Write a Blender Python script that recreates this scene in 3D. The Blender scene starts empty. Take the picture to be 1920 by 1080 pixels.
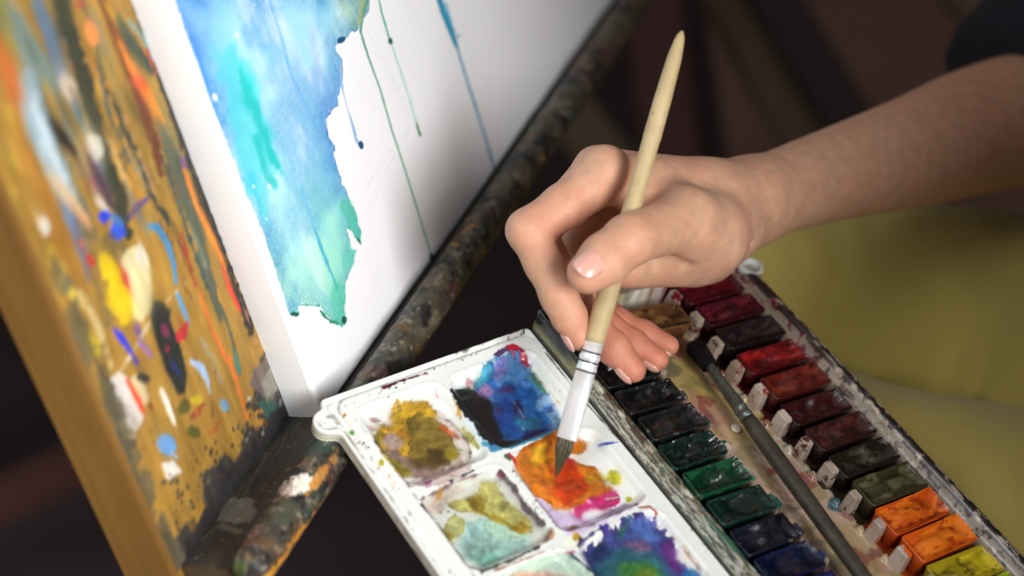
import bpy, bmesh, math, random
import numpy as np
from mathutils import Vector, Matrix
scene = bpy.context.scene
COL = scene.collection
# ------------------------------------------------------------------ camera
R = np.array([[ 0.79895413,-0.54020457,0.26429401],[-0.20542577,-0.65818005,-0.72429226],[0.56521903,0.52438349,-0.63682761]])
CP = np.array([-0.34263977,-0.39960402,0.51788998]); FPX = 3213.4
cam_d = bpy.data.cameras.new('camera'); cam = bpy.data.objects.new('camera', cam_d); COL.objects.link(cam)
cam_d.sensor_width = 36; cam_d.lens = FPX/1920*36; cam_d.clip_start = .02; cam_d.clip_end = 60
M = Matrix.Identity(4)
for i in range(3):
    M[i][0] = R[0][i]; M[i][1] = -R[1][i]; M[i][2] = -R[2][i]; M[i][3] = CP[i]
cam.matrix_world = M
cam_d.dof.use_dof = True; cam_d.dof.focus_distance = .77; cam_d.dof.aperture_fstop = 3.7; cam_d.dof.aperture_blades = 9
scene.camera = cam
scene.render.resolution_x = 1024; scene.render.resolution_y = 576
scene.view_settings.view_transform = 'Standard'; scene.view_settings.look = 'None'
scene.view_settings.exposure = 0.0; scene.view_settings.gamma = 1
# ------------------------------------------------------------------ world
w = bpy.data.worlds.new('World'); scene.world = w; w.use_nodes = True
bg = w.node_tree.nodes['Background']; bg.inputs[0].default_value = (.95,.88,.87,1); bg.inputs[1].default_value = .215
# ------------------------------------------------------------------ lamps
def look(o, tgt):
    o.rotation_euler = (Vector(tgt)-o.location).to_track_quat('-Z','Y').to_euler()
def area(name, loc, tgt, sx, sy, watt, col=(1,1,1), spread=180):
    l = bpy.data.lights.new(name,'AREA'); l.shape='RECTANGLE'; l.size=sx; l.size_y=sy; l.energy=watt; l.color=col; l.spread=math.radians(spread)
    o = bpy.data.objects.new(name,l); COL.objects.link(o); o.location=loc; look(o,tgt); return o
area('window_light', (-.10,-.78,.70), (-.11,.14,.08), .40,.48, 2.2, (1.0,.985,.96), 55)
area('side_fill_light', (-.85,.10,.8), (.0,-.0,.03), .5,.6, .8, (.93,.96,1.0), 60)  # extra fill lamp from the left, lifts the canvas side

# ------------------------------------------------------------------ geometry frame of the place
W = .115; AL = -.1008
LN = np.array([np.tan(AL),0,1.]); LN /= np.linalg.norm(LN); LX = np.array([np.cos(AL),0,-np.sin(AL)])
PH, TH = .6165,.5424
dh = np.array([np.cos(PH),np.sin(PH),0]); nh = np.array([-np.sin(PH),np.cos(PH),0])
dv = np.array([0,0,-1])*np.cos(TH)-nh*np.sin(TH)          # down the leaning easel
cn = -nh*np.cos(TH)+np.array([0,0,1])*np.sin(TH)          # out of the canvas towards the painter
def ray(px,py): return R.T@np.array([(px-960)/FPX,(py-540)/FPX,1.])
def at(px,py,z): return CP+ray(px,py)*z                   # a measured point of the photograph at distance z
def hit(px,py,o,n):
    d = ray(px,py); return CP+d*(((np.array(o)-CP)@n)/(d@n))
C0 = at(606,782,.765)                                      # lower left front corner of the canvas
BO = C0-cn*.018                                            # foot of the board
def uv_canvas(px,py): q = hit(px,py,C0,cn)-C0; return q@dh*1000, -(q@dv)*1000
def uv_board(px,py):  q = hit(px,py,BO,cn)-BO; return q@dh*1000, -(q@dv)*1000
def uv_lid(px,py):    q = hit(px,py,(W,0,0),LN); return q[0]*1000, q[1]*1000
def uv_z(z): return lambda px,py: tuple((hit(px,py,(0,0,z),np.array([0,0,1.]))*1000)[:2])

# ------------------------------------------------------------------ noise
def _h(ix,iy,iz,s):
    n = (ix*374761393+iy*668265263+iz*2147483647+s*974634777) & 0xffffffff
    n = ((n^(n>>13))*1274126177)&0xffffffff
    n = ((n^(n>>16))*2246822519)&0xffffffff
    return ((n^(n>>15))&0xffffff)/float(0xffffff)
def vn(x,y,s=0,z=None):
    x = np.asarray(x,float); y = np.asarray(y,float)
    ix = np.floor(x).astype(np.int64); iy = np.floor(y).astype(np.int64)
    fx = x-ix; fy = y-iy; fx = fx*fx*(3-2*fx); fy = fy*fy*(3-2*fy)
    if z is None:
        a=_h(ix,iy,0,s);b=_h(ix+1,iy,0,s);c=_h(ix,iy+1,0,s);d=_h(ix+1,iy+1,0,s)
        return (a+(b-a)*fx)*(1-fy)+(c+(d-c)*fx)*fy
    z = np.asarray(z,float); iz = np.floor(z).astype(np.int64); fz = z-iz; fz = fz*fz*(3-2*fz); r = 0
    for k in (0,1):
        a=_h(ix,iy,iz+k,s);b=_h(ix+1,iy,iz+k,s);c=_h(ix,iy+1,iz+k,s);d=_h(ix+1,iy+1,iz+k,s)
        r = r+((a+(b-a)*fx)*(1-fy)+(c+(d-c)*fx)*fy)*(fz if k else 1-fz)
    return r
def fbm(x,y,s=0,o=4,z=None):
    r = 0; a = .5; t = 0; f = 1.
    for k in range(o):
        r = r+a*vn(x*f,y*f,s+k*17,None if z is None else z*f); t += a; a *= .5; f *= 2.03
    return r/t                                            # 0..1
def sstep(a,b,x): t = np.clip((x-a)/(b-a),0,1); return t*t*(3-2*t)
def hexc(h):
    h = h.lstrip('#'); return np.array([int(h[i:i+2],16)/255 for i in (0,2,4)])
def lin(c): c = np.asarray(c,float); return np.where(c<=.04045,c/12.92,((c+.055)/1.055)**2.4)

# ------------------------------------------------------------------ pigment on a surface, in millimetres of that surface
class Paint:
    def __init__(s,U,V,conv,base,sc=.235):
        s.U=U; s.V=V; s.conv=conv; s.C=np.ones(U.shape+(3,))*hexc(base); s.H=np.zeros(U.shape); s.sc=sc; s.seed=1
    def pts(s,P): return np.array([s.conv(*p[:2]) for p in P])
    def sub(s,lo,hi):
        m = (s.U>=lo[0])&(s.U<=hi[0])&(s.V>=lo[1])&(s.V<=hi[1]); return np.nonzero(m)
    def put(s,ix,m,col,h=0.):
        c = hexc(col) if isinstance(col,str) else col
        s.C[ix] = s.C[ix]*(1-m[...,None])+c*m[...,None]; s.H[ix] += h*m
    def _rag(s,u,v,rag,rf): 
        s.seed += 7
        return (fbm(u*rf,v*rf,s.seed,4)-.5)*2*rag*1.8
    def stroke(s,P,wpx,col,a=1.,edge=.5,rag=.6,rf=.35,h=0.,dry=0.,dryf=(.15,1.2)):
        Q = s.pts(P); n = len(Q); wd = np.interp(np.linspace(0,1,n),np.linspace(0,1,len(wpx)) if hasattr(wpx,'__len__') else [0,1],wpx if hasattr(wpx,'__len__') else [wpx,wpx])*s.sc/2
        pad = wd.max()+abs(rag)*2+edge; ix = s.sub(Q.min(0)-pad,Q.max(0)+pad)
        if len(ix[0])==0: return
        u=s.U[ix]; v=s.V[ix]; d = np.full(u.shape,1e9)
        for i in range(n-1):
            e = Q[i+1]-Q[i]; L = e@e+1e-9; t = np.clip(((u-Q[i][0])*e[0]+(v-Q[i][1])*e[1])/L,0,1)
            dd = np.hypot(u-Q[i][0]-t*e[0],v-Q[i][1]-t*e[1])-(wd[i]+(wd[i+1]-wd[i])*t); d = np.minimum(d,dd)
        m = sstep(edge,-edge,d+s._rag(u,v,rag,rf))*a
        if dry>0:
            e = Q[-1]-Q[0]; e = e/(np.linalg.norm(e)+1e-9); al=(u*e[0]+v*e[1]); ac=(-u*e[1]+v*e[0])
            m = m*sstep(dry-.12,dry+.12,fbm(al*dryf[0],ac*dryf[1],s.seed+3,3))
        s.put(ix,m,col,h)
    def poly(s,P,col,a=1.,edge=.5,rag=.6,rf=.35,h=0.,rim=None,rimw=.8,gran=0.,dry=0.,dryf=.4,raw=False):
        Q = P if raw else s.pts(P); Q=np.asarray(Q,float); pad = abs(rag)*2+edge+.5; ix = s.sub(Q.min(0)-pad,Q.max(0)+pad)
        if len(ix[0])==0: return
        u=s.U[ix]; v=s.V[ix]; d=np.full(u.shape,1e9); ins=np.zeros(u.shape,bool)
        for i in range(len(Q)):
            a0=Q[i]; b0=Q[(i+1)%len(Q)]; e=b0-a0; t=np.clip(((u-a0[0])*e[0]+(v-a0[1])*e[1])/(e@e+1e-9),0,1)
            d=np.minimum(d,np.hypot(u-a0[0]-t*e[0],v-a0[1]-t*e[1]))
            c=((a0[1]>v)!=(b0[1]>v))&(u<(b0[0]-a0[0])*(v-a0[1])/(b0[1]-a0[1]+1e-12)+a0[0]); ins^=c
        d=np.where(ins,-d,d)+s._rag(u,v,rag,rf)
        m=sstep(edge,-edge,d)*a
        if gran: m=m*(1-gran*vn(u*3,v*3,s.seed))
        if dry>0: m=m*sstep(dry-.1,dry+.1,fbm(u*dryf,v*dryf,s.seed+5,4))
        s.put(ix,m,col,h)
        if rim is not None: s.put(ix,sstep(edge,-edge,d)*sstep(-rimw,0,d)*.85,rim)
        return ix,d
    def ell(s,c,rx,ry,ang,col,**k):
        """ellipse with radii in photo pixels around photo point c, angle of the long side in the picture"""
        a=math.radians(ang); P=[]
        for t in np.linspace(0,2*math.pi,20,endpoint=False):
            x=rx*math.cos(t); y=ry*math.sin(t); P.append((c[0]+x*math.cos(a)-y*math.sin(a),c[1]+x*math.sin(a)+y*math.cos(a)))
        return s.poly(P,col,**k)
    def spots(s,P,n,r,cols,seed,a=.9,rag=.25):
        rr=random.Random(seed); Q=s.pts(P); lo=Q.min(0); hi=Q.max(0); k=0
        for _ in range(n*8):
            if k>=n: break
            p=np.array([rr.uniform(lo[0],hi[0]),rr.uniform(lo[1],hi[1])]); ins=False
            for i in range(len(Q)):
                a0=Q[i];b0=Q[(i+1)%len(Q)]
                if (a0[1]>p[1])!=(b0[1]>p[1]) and p[0]<(b0[0]-a0[0])*(p[1]-a0[1])/(b0[1]-a0[1]+1e-12)+a0[0]: ins=not ins
            if not ins: continue
            k+=1; q=rr.uniform(*r)**1.0; ix=s.sub(p-q*2,p+q*2)
            if len(ix[0])==0: continue
            an=rr.uniform(0,3.14); e=rr.uniform(.5,1); du=s.U[ix]-p[0]; dw=s.V[ix]-p[1]
            x=du*math.cos(an)+dw*math.sin(an); y=(-du*math.sin(an)+dw*math.cos(an))/e
            d=np.hypot(x,y)-q+(vn(s.U[ix]*1.5,s.V[ix]*1.5,seed+k)-.5)*2*rag*q
            s.put(ix,sstep(.25,-.25,d)*a,rr.choice(cols))
    def wash(s,cols,warp=4,wf=.06,amt=1.,mask=None):
        """soft mixture of washes: (px,py,sigma along,sigma across,angle,colour,weight)"""
        wu=(fbm(s.U*wf,s.V*wf,91)-.5)*warp*2; wv=(fbm(s.U*wf,s.V*wf,92)-.5)*warp*2
        A=np.zeros(s.C.shape); T=np.zeros(s.U.shape)+1e-6
        for (x,y,sa,sb,an,c,wt) in cols:
            q=s.conv(x,y); q2=s.conv(x+math.cos(math.radians(an))*10,y+math.sin(math.radians(an))*10)
            e=np.array(q2)-np.array(q); e=e/np.linalg.norm(e); du=s.U+wu-q[0]; dw=s.V+wv-q[1]
            al=(du*e[0]+dw*e[1])/(sa*s.sc); ac=(-du*e[1]+dw*e[0])/(sb*s.sc); g=np.exp(-(al*al+ac*ac)/2)*wt
            A+=g[...,None]*hexc(c); T+=g
        N=A/T[...,None]
        return N

# ------------------------------------------------------------------ mesh helpers
def link(name,me,mat=None,parent=None,smooth=True):
    o=bpy.data.objects.new(name,me); COL.objects.link(o)
    if mat: me.materials.append(mat)
    if smooth and len(me.polygons): me.polygons.foreach_set('use_smooth',[True]*len(me.polygons))
    if parent: o.parent=parent; o.matrix_parent_inverse=Matrix.Identity(4) if parent.location.length==0 else parent.matrix_world.inverted()
    return o
def mesh_np(name,V,F,col=None,mat=None,parent=None,smooth=True):
    V=np.asarray(V,np.float32); F=np.asarray(F,np.int32); me=bpy.data.meshes.new(name); k=F.shape[1]
    me.vertices.add(len(V)); me.vertices.foreach_set('co',V.ravel()); me.loops.add(F.size); me.loops.foreach_set('vertex_index',F.ravel())
    me.polygons.add(len(F)); me.polygons.foreach_set('loop_start',np.arange(0,F.size,k,dtype=np.int32)); me.polygons.foreach_set('loop_total',np.full(len(F),k,np.int32))
    me.update(calc_edges=True); me.validate()
    if col is not None:
        ca=me.color_attributes.new('Col','FLOAT_COLOR','POINT'); c=np.ones((len(V),4),np.float32); c[:,:3]=lin(np.clip(col,0,1)); ca.data.foreach_set('color',c.ravel())
    return link(name,me,mat,parent,smooth)
def gridF(ny,nx,wrap=False):
    i=np.arange(ny-1)[:,None]; j=np.arange(nx if wrap else nx-1)[None,:]; j2=(j+1)%nx
    a=i*nx+j; b=i*nx+j2; c=(i+1)*nx+j2; d=(i+1)*nx+j
    return np.stack([a,b,c,d],-1).reshape(-1,4)
def bmobj(name,bm,mat=None,parent=None,smooth=False,loc=None):
    me=bpy.data.meshes.new(name); bmesh.ops.recalc_face_normals(bm,faces=bm.faces); bm.to_mesh(me); bm.free(); return link(name,me,mat,parent,smooth)
def box_bm(o,ax,ay,az,lo,hi,bev=0.,seg=2,bm=None):
    """box in the frame (o; ax, ay, az) between lo and hi"""
    b=bmesh.new(); vs=[]
    for z in (lo[2],hi[2]):
        for x,y in ((lo[0],lo[1]),(hi[0],lo[1]),(hi[0],hi[1]),(lo[0],hi[1])):
            vs.append(b.verts.new(Vector(np.array(o)+np.array(ax)*x+np.array(ay)*y+np.array(az)*z)))
    for f in ((0,3,2,1),(4,5,6,7),(0,1,5,4),(1,2,6,5),(2,3,7,6),(3,0,4,7)): b.faces.new([vs[k] for k in f])
    if bev: bmesh.ops.bevel(b,geom=list(b.edges),offset=bev,segments=seg,affect='EDGES')
    return b
def empty(name,loc=(0,0,0)):
    o=bpy.data.objects.new(name,None); COL.objects.link(o); o.empty_display_size=.01; o.location=loc; bpy.context.view_layer.update(); return o
def tag(o,label=None,cat=None,group=None,kind=None):
    if label: o['label']=label
    if cat: o['category']=cat
    if group: o['group']=group
    if kind: o['kind']=kind
    return o
def tube(name,P,rx,ry=None,side=None,n=20,mat=None,parent=None,col=None,cap=True,sub=1):
    """lofted tube along P, elliptical radii rx (along side) and ry"""
    P=np.array(P,float); rx=np.array(rx,float)*np.ones(len(P)); ry=rx if ry is None else np.array(ry,float)*np.ones(len(P))
    T=np.gradient(P,axis=0); T/=np.linalg.norm(T,axis=1)[:,None]; s0=np.array(side if side is not None else (0.3,.1,1.)); rings=[]
    for i in range(len(P)):
        a=s0-(s0@T[i])*T[i]; a/=np.linalg.norm(a); b=np.cross(T[i],a); th=np.linspace(0,2*np.pi,n,endpoint=False)
        rings.append(P[i]+np.cos(th)[:,None]*a*rx[i]+np.sin(th)[:,None]*b*ry[i])
    V=np.concatenate(rings); F=gridF(len(P),n,True)
    bm=bmesh.new(); vv=[bm.verts.new(v) for v in V]
    for f in F: bm.faces.new([vv[k] for k in f])
    if cap: bm.faces.new(vv[:n]); bm.faces.new(vv[-n:])
    return bmobj(name,bm,mat,parent,True)

# ------------------------------------------------------------------ materials
def mat(name):
    m=bpy.data.materials.new(name); m.use_nodes=True; nt=m.node_tree; return m,nt,nt.nodes['Principled BSDF']
def N(nt,t,**k):
    n=nt.nodes.new(t)
    for a,b in k.items():
        if hasattr(n,a): setattr(n,a,b)
        else: n.inputs[a].default_value=b
    return n
def coords(nt,scale=(1,1,1),rot=(0,0,0),kind='Object'):
    tc=N(nt,'ShaderNodeTexCoord'); mp=N(nt,'ShaderNodeMapping'); mp.inputs['Scale'].default_value=scale; mp.inputs['Rotation'].default_value=rot
    nt.links.new(tc.outputs[kind],mp.inputs[0]); return mp.outputs[0]
def noise(nt,scale,detail=4,rough=.6,vec=None,dist=0):
    n=N(nt,'ShaderNodeTexNoise'); n.inputs['Scale'].default_value=scale; n.inputs['Detail'].default_value=detail; n.inputs['Roughness'].default_value=rough; n.inputs['Distortion'].default_value=dist
    nt.links.new(vec if vec is not None else coords(nt),n.inputs['Vector']); return n.outputs['Fac']
def ramp(nt,fac,stops):
    r=N(nt,'ShaderNodeValToRGB'); e=r.color_ramp.elements
    while len(e)<len(stops): e.new(.5)
    for k,(p,c) in enumerate(stops):
        e[k].position=p; c=lin(hexc(c)) if isinstance(c,str) else c; e[k].color=(*c[:3],1)
    nt.links.new(fac,r.inputs[0]); return r.outputs[0]
def mixc(nt,fac,a,b,mode='MIX'):
    m=N(nt,'ShaderNodeMix'); m.data_type='RGBA'; m.blend_type=mode
    for sk,v in ((0,fac),(6,a),(7,b)):
        if hasattr(v,'links'): nt.links.new(v,m.inputs[sk])
        elif isinstance(v,(int,float)): m.inputs[sk].default_value=v
        else: m.inputs[sk].default_value=(*(lin(hexc(v)) if isinstance(v,str) else v),1)
    return m.outputs[2]
def bump(nt,b,h,strength=.3,dist=.0005):
    n=N(nt,'ShaderNodeBump'); n.inputs['Strength'].default_value=strength; n.inputs['Distance'].default_value=dist
    nt.links.new(h,n.inputs['Height']); nt.links.new(n.outputs[0],b.inputs['Normal']); return n
def painted(name,rough=.5,bumpf=600,bs=.3,bd=.0004,rr=None,coat=0.,var=.12,sss=0.):
    """a surface whose pigment was laid down as 'Col', with fine grain from noise"""
    m,nt,b=mat(name); at_=N(nt,'ShaderNodeAttribute'); at_.attribute_name='Col'
    n1=noise(nt,bumpf,6,.65); g=ramp(nt,n1,[(.25,(1-var,)*3),(.75,(1+0*var,)*3)]); c=mixc(nt,1.,at_.outputs['Color'],g,'MULTIPLY')
    nt.links.new(c,b.inputs['Base Color']); b.inputs['Roughness'].default_value=rough
    if rr: 
        r2=ramp(nt,noise(nt,bumpf*.15,3),[(.35,(rr[0],)*3),(.65,(rr[1],)*3)]); nt.links.new(r2,b.inputs['Roughness'])
    if coat: b.inputs['Coat Weight'].default_value=coat; b.inputs['Coat Roughness'].default_value=.12
    if sss: b.inputs['Subsurface Weight'].default_value=sss; b.inputs['Subsurface Radius'].default_value=(.003,.003,.003)
    bump(nt,b,n1,bs,bd); return m

#MARK_SETTING
# ================================================================== setting: dark room far behind
def simple(name,c1,c2,scale,rough=.7,bs=.2,vec=None,detail=5):
    m,nt,b=mat(name); n=noise(nt,scale,detail,vec=coords(nt,*vec) if vec else None); nt.links.new(ramp(nt,n,[(.3,c1),(.7,c2)]),b.inputs['Base Color']); b.inputs['Roughness'].default_value=rough; bump(nt,b,n,bs,.002); return m
m_floor=simple('brown_floor','#7c6056','#8c6c5e',3,.9)
FZ=-.62
bm=box_bm((0,0,0),(1,0,0),(0,1,0),(0,0,1),(-5,-4,FZ-.05),(6,6,FZ)); tag(bmobj('floor',bm,m_floor),kind='structure')
m_wall=simple('brown_wall','#62504b','#6e5a52',2,.9)
bm=box_bm((0,0,0),(1,0,0),(0,1,0),(0,0,1),(2.6,-4,FZ),(2.7,6,3)); tag(bmobj('wall',bm,m_wall),kind='structure')
bm=box_bm((0,0,0),(1,0,0),(0,1,0),(0,0,1),(-5,3.0,FZ),(2.6,3.1,3)); tag(bmobj('wall',bm,m_wall),kind='structure')
_r=[hit(a,b,(0,0,FZ+.004),np.array([0,0,1.])) for a,b in ((-500,-600),(1190,-600),(1290,500),(1330,1500),(-500,1500))]
_b=bmesh.new(); _v=[_b.verts.new(Vector(q)) for q in _r]; _f=_b.faces.new(_v); _e=bmesh.ops.extrude_face_region(_b,geom=[_f]); bmesh.ops.translate(_b,vec=(0,0,.008),verts=[g for g in _e['geom'] if isinstance(g,bmesh.types.BMVert)])
tag(bmobj('dark_floor_sheet',_b,simple('dark_sheet','#382c32','#413434',9,.95)),kind='structure')  # dark sheet added over the floor to stand in for its shade
def bar_between(name,a,b,wd,th,m,label,cat,group=None):
    a=np.array(a);b=np.array(b);t=(b-a);L=np.linalg.norm(t);t=t/L;s=np.cross(t,R[2]);s/=np.linalg.norm(s);n=np.cross(s,t)
    bm=box_bm(a,t,s,n,(0,-wd/2,-th/2),(L,wd/2,th/2),min(wd,th)*.2)
    return tag(bmobj(name,bm,m),label,cat,group)
m_dk=simple('stained_dark_wood','#3c2f32','#463636',8,.9,vec=((1,1,8),)); m_ol=simple('olive_brown_wood','#6e5e4a','#7a6852',8,.9,vec=((1,1,8),)); m_mr=simple('maroon_wood','#523634','#5c3e3a',8,.9,vec=((1,1,8),)); m_rb=simple('red_brown_wood','#43251e','#4c2c24',8,.9)
bar_between('wooden_timber',at(1330,-60,1.75),at(1600,420,1.75),.05,.03,m_ol,'blurred olive brown slat slanting in the dark above the forearm','slat')
bar_between('wooden_timber',at(1405,-80,1.72),at(1690,400,1.72),.05,.03,m_dk,'blurred near-black slat slanting beside the olive one above the forearm','slat')
bar_between('wooden_post',at(1215,-60,1.6),at(1275,420,1.6),.055,.03,m_mr,'blurred maroon post upright behind the tip of the held brush','post')
bar_between('wooden_post',at(1275,-60,1.65),at(1350,420,1.65),.035,.03,m_dk,'blurred black post just right of the tip of the held brush','post')
bar_between('wooden_timber',at(1060,200,1.7),at(1230,420,1.7),.05,.03,m_ol,'blurred olive brown slat between the easel bar and the fingers','slat')
bar_between('wooden_timber',at(1820,-60,1.8),at(1990,140,1.8),.09,.03,m_ol,'blurred olive brown slat in the upper right corner above the sleeve','slat')
bar_between('wooden_rail',at(-150,1010,1.25),at(420,740,1.35),.035,.03,m_rb,'blurred red brown rail low in the dark left of the easel board','rail')
#MARK_EASEL
# ================================================================== easel
easel=tag(empty('easel',tuple(BO)),'paint-spattered ochre wooden easel holding the white canvas, with dark ledge and round bar','easel')
def board():
    u=np.arange(-104,200,.8); v=np.arange(-.5,262,.8); U,V=np.meshgrid(u,v); p=Paint(U,V,uv_board,'#a98236',.215)
    n=fbm(U*.03,V*.012,3); p.C*=(.86+.26*n)[...,None]
    g=fbm(U*.35,V*.05,5); p.put(np.nonzero(U<1e9),(sstep(.55,.75,g)*.25).ravel(),'#8a6526')
    rr=random.Random(4)
    # streaky old paint down the upper board; near-black strip beside the canvas
    def st(P,w,c,**k): k.setdefault('rag',.9); k.setdefault('edge',.8); p.stroke(P,w,c,**k)
    pal=['#6d6a52','#7d6a45','#4c4a3c','#7f8f90','#5f7684','#a8812f','#b5652c','#54624e','#8c5a30','#c0a050','#5c3a2a','#3b3a34']
    for i in range(120):
        y0=rr.uniform(-60,420)*rr.random()**.3; x0=rr.uniform(-60,250)+.36*y0; L_=rr.uniform(60,200); q=rr.uniform(.36,.46)
        if x0>.385*y0+262: continue
        st([(x0,y0),(x0+q*L_*.5+rr.uniform(-6,6),y0+L_*.5),(x0+q*L_,y0+L_)],[rr.uniform(3,12),rr.uniform(8,30),rr.uniform(2,10)],rr.choice(pal),a=rr.uniform(.35,.8),rag=1.6,edge=1.1,dry=rr.uniform(.3,.55))
    for i in range(70):
        y0=rr.uniform(380,980); x0=rr.uniform(-10,200)+.42*(y0-380)+60; L_=rr.uniform(10,60)
        st([(x0,y0),(x0+.4*L_,y0+L_)],[4,rr.uniform(6,18),3],rr.choice(['#8a6a30','#a9853c','#7a6640','#6d5c38','#b08c48','#8f7a50']),a=rr.uniform(.3,.6),rag=1.5,edge=1.3,dry=.45)
    st([(120,-30),(190,120),(260,260),(330,420)],60,'#8f7330',a=.6,dry=.45)
    st([(245,-20),(330,230),(400,430),(470,620)],24,'#2a2926',a=.95,dry=.25)
    st([(5,60),(60,300),(150,520)],60,'#a8752c',a=.7,rag=3)
    st([(-20,-20),(50,90),(95,150)],50,'#6c8078',a=.9,rag=2.5); st([(60,-20),(100,90),(120,160)],30,'#55708a',a=.85,rag=2)
    st([(10,90),(30,190)],38,'#b9652f',a=.85,rag=2); st([(0,0),(20,90)],30,'#8c8440',a=.8,rag=2)
    st([(110,-10),(150,130),(185,260),(215,350),(240,440)],[52,46,34,44,26],'#3d4130',a=.95,rag=2)
    st([(125,160),(165,260),(190,330)],14,'#3f6075',a=.9,rag=1.5)
    st([(55,150),(75,250),(110,330),(145,430),(155,480)],[50,60,52,34,14],'#8ba3aa',a=.95,rag=2); st([(62,190),(85,270),(115,330)],[24,30,12],'#bccacc',a=.9,rag=2)
    st([(88,160),(110,215)],14,'#c2a24a',a=.8); st([(110,350),(150,450),(165,520)],[20,28,14],'#52688c',a=.9,rag=1.5)
    st([(92,225),(115,258),(140,288)],[8,27,12],'#2a211f',rag=.4)
    p.ell((126,160),15,26,-25,'#d8c7ac',rag=.8); p.ell((135,172),6,14,-25,'#9a6a50',rag=.6)
    p.ell((178,275),15,26,-15,'#e8e0cc',rag=.8); p.ell((81,424),12,16,-20,'#dbd6c6',rag=1.2)
    st([(168,300),(190,350),(212,395)],[20,34,16],'#57424f',a=.95,rag=1.4); st([(170,335),(180,350)],8,'#a43c6c',a=.8)
    st([(95,330),(130,375),(160,410)],[16,26,18],'#dfbf93',a=.95,rag=1.2); st([(140,390),(165,420)],16,'#c98f62',a=.8)
    st([(200,160),(235,290),(262,380)],26,'#bd8a38',a=.8,rag=1.6); st([(212,265),(225,320),(247,350)],[10,16,8],'#dfb163',a=.9)
    st([(180,370),(200,395)],14,'#d8cbb4',a=.9)
    st([(185,-20),(225,80),(262,180),(290,265),(300,320)],[26,30,32,28,20],'#6b3c24',rag=1.,dry=.2); st([(150,-20),(180,90),(200,200),(240,300)],12,'#4a5c58',a=.8,dry=.35)
    st([(200,170),(255,290),(290,380),(320,420)],14,'#34403c',a=.9,dry=.3); st([(235,220),(270,310),(290,360)],6,'#c39468',a=.8)
    p.ell((172,60),13,26,-20,'#d98a4a',rag=1.); p.ell((150,8),8,8,0,'#c23b3b',rag=.8); st([(195,5),(235,60)],16,'#d4a426',a=.9)
    st([(222,80),(262,155),(300,225),(290,240)],[10,24,26,10],'#e28e2c',rag=.7); p.ell((262,155),16,14,30,'#dc5230',rag=1.); st([(275,95),(290,135)],5,'#c2452f')
    st([(222,38),(245,80),(282,132)],[22,36,18],'#46503f',rag=.8); st([(240,38),(275,80),(292,115)],[8,16,8],'#7d9a96',a=.9,rag=.6)
    st([(300,235),(325,300),(350,370),(372,440),(402,560),(412,600)],[26,40,40,36,26,8],'#5b614c',rag=1.2,dry=.2); st([(302,290),(330,370),(352,440),(388,540)],8,'#2f5058',a=.9,rag=.7); st([(330,300),(345,330)],10,'#3c463c')
    st([(335,380),(365,440),(385,500)],10,'#86907c',a=.7,dry=.4)
    st([(343,300),(345,312)],14,'#6a4a86',a=.9); st([(344,320),(368,385),(395,440),(416,490),(430,540)],[10,14,16,15,12],'#e2862b',rag=.4); st([(416,500),(432,545),(450,582)],[10,14,10],'#d94a30',rag=.4)
    st([(340,440),(352,490),(366,535)],6,'#b5402f'); st([(262,380),(300,440),(330,540)],20,'#a98238',a=.7,dry=.4)
    # leaf and spot strokes
    p.ell((194,406),11,13,-10,'#2c46d2',rag=.7); p.ell((220,432),15,22,-10,'#3c5ed8',rag=1.); st([(210,405),(228,420)],12,'#4b7fc2',a=.9); st([(240,408),(258,388),(279,369)],[8,15,3],'#5d4a86',rag=.3)
    st([(150,430),(185,520),(200,600)],30,'#6f6644',a=.55,dry=.4); st([(205,455),(240,490)],40,'#4a4838',a=.6,dry=.4)
    st([(276,424),(296,428),(312,455),(322,485),(330,530)],[13,16,16,15,8],'#4a92c0',rag=.4); st([(333,553),(343,580),(356,612)],[14,13,4],'#5a9ac4',rag=.3)
    p.poly([(186,482),(200,470),(232,510),(248,560),(246,600),(232,610),(212,590),(196,560),(205,530),(190,520)],'#e9c719',rag=.8); p.ell((238,520),11,22,-15,'#c02b2b',rag=.5); p.ell((168,488),9,13,-30,'#b93226',rag=.8)
    p.poly([(236,470),(262,458),(278,480),(284,530),(284,575),(268,602),(250,596),(248,560),(240,520)],'#e9daa0',rag=.6); p.ell((265,480),11,22,-10,'#f1ebd6',rag=.8); p.ell((238,492),10,17,0,'#dcd6a4',rag=.8)
    st([(108,500),(125,540),(140,560)],22,'#cdbd4c',a=.8,rag=2,dry=.35); st([(90,470),(100,500)],20,'#c9a83c',a=.8,rag=2)
    for q in ((20,300),(22,362),(20,215)): p.ell(q,11,16,-10,'#c9b23f',rag=1.,a=.9)
    st([(148,545),(185,610),(210,690)],[14,20,8],'#d8c389',a=.8,dry=.3); st([(158,620),(180,650)],26,'#c8b136',a=.85,rag=1.5,dry=.3); p.ell((150,455),7,9,0,'#c95a38')
    # diagonal bristle line
    st([(345,530),(290,590),(228,692)],[3,6,4],'#dccfae',rag=.6,edge=.4,dry=.2)
    p.poly([(285,568),(300,562),(312,575),(322,580),(318,600),(338,650),(350,700),(346,740),(334,742),(312,700),(294,650),(282,600)],'#272d28',rag=.5,edge=.4); p.ell((309,621),7,12,-20,'#8e3358'); p.ell((313,655),5,7,0,'#a52c46'); st([(320,680),(334,700)],10,'#2b3a8e',a=.9,rag=.5)
    st([(214,617),(228,636),(246,662)],[8,17,8],'#3c40cc',rag=.3); st([(247,668),(256,680)],8,'#5540b0'); p.ell((257,618),7,11,0,'#6d4a94',rag=.5); st([(262,640),(282,664)],9,'#9c6ec0',rag=.8); 
    p.ell((340,625),10,17,25,'#c92f3c',rag=.5); p.ell((348,612),4,8,20,'#c92f3c',rag=.5)
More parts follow.
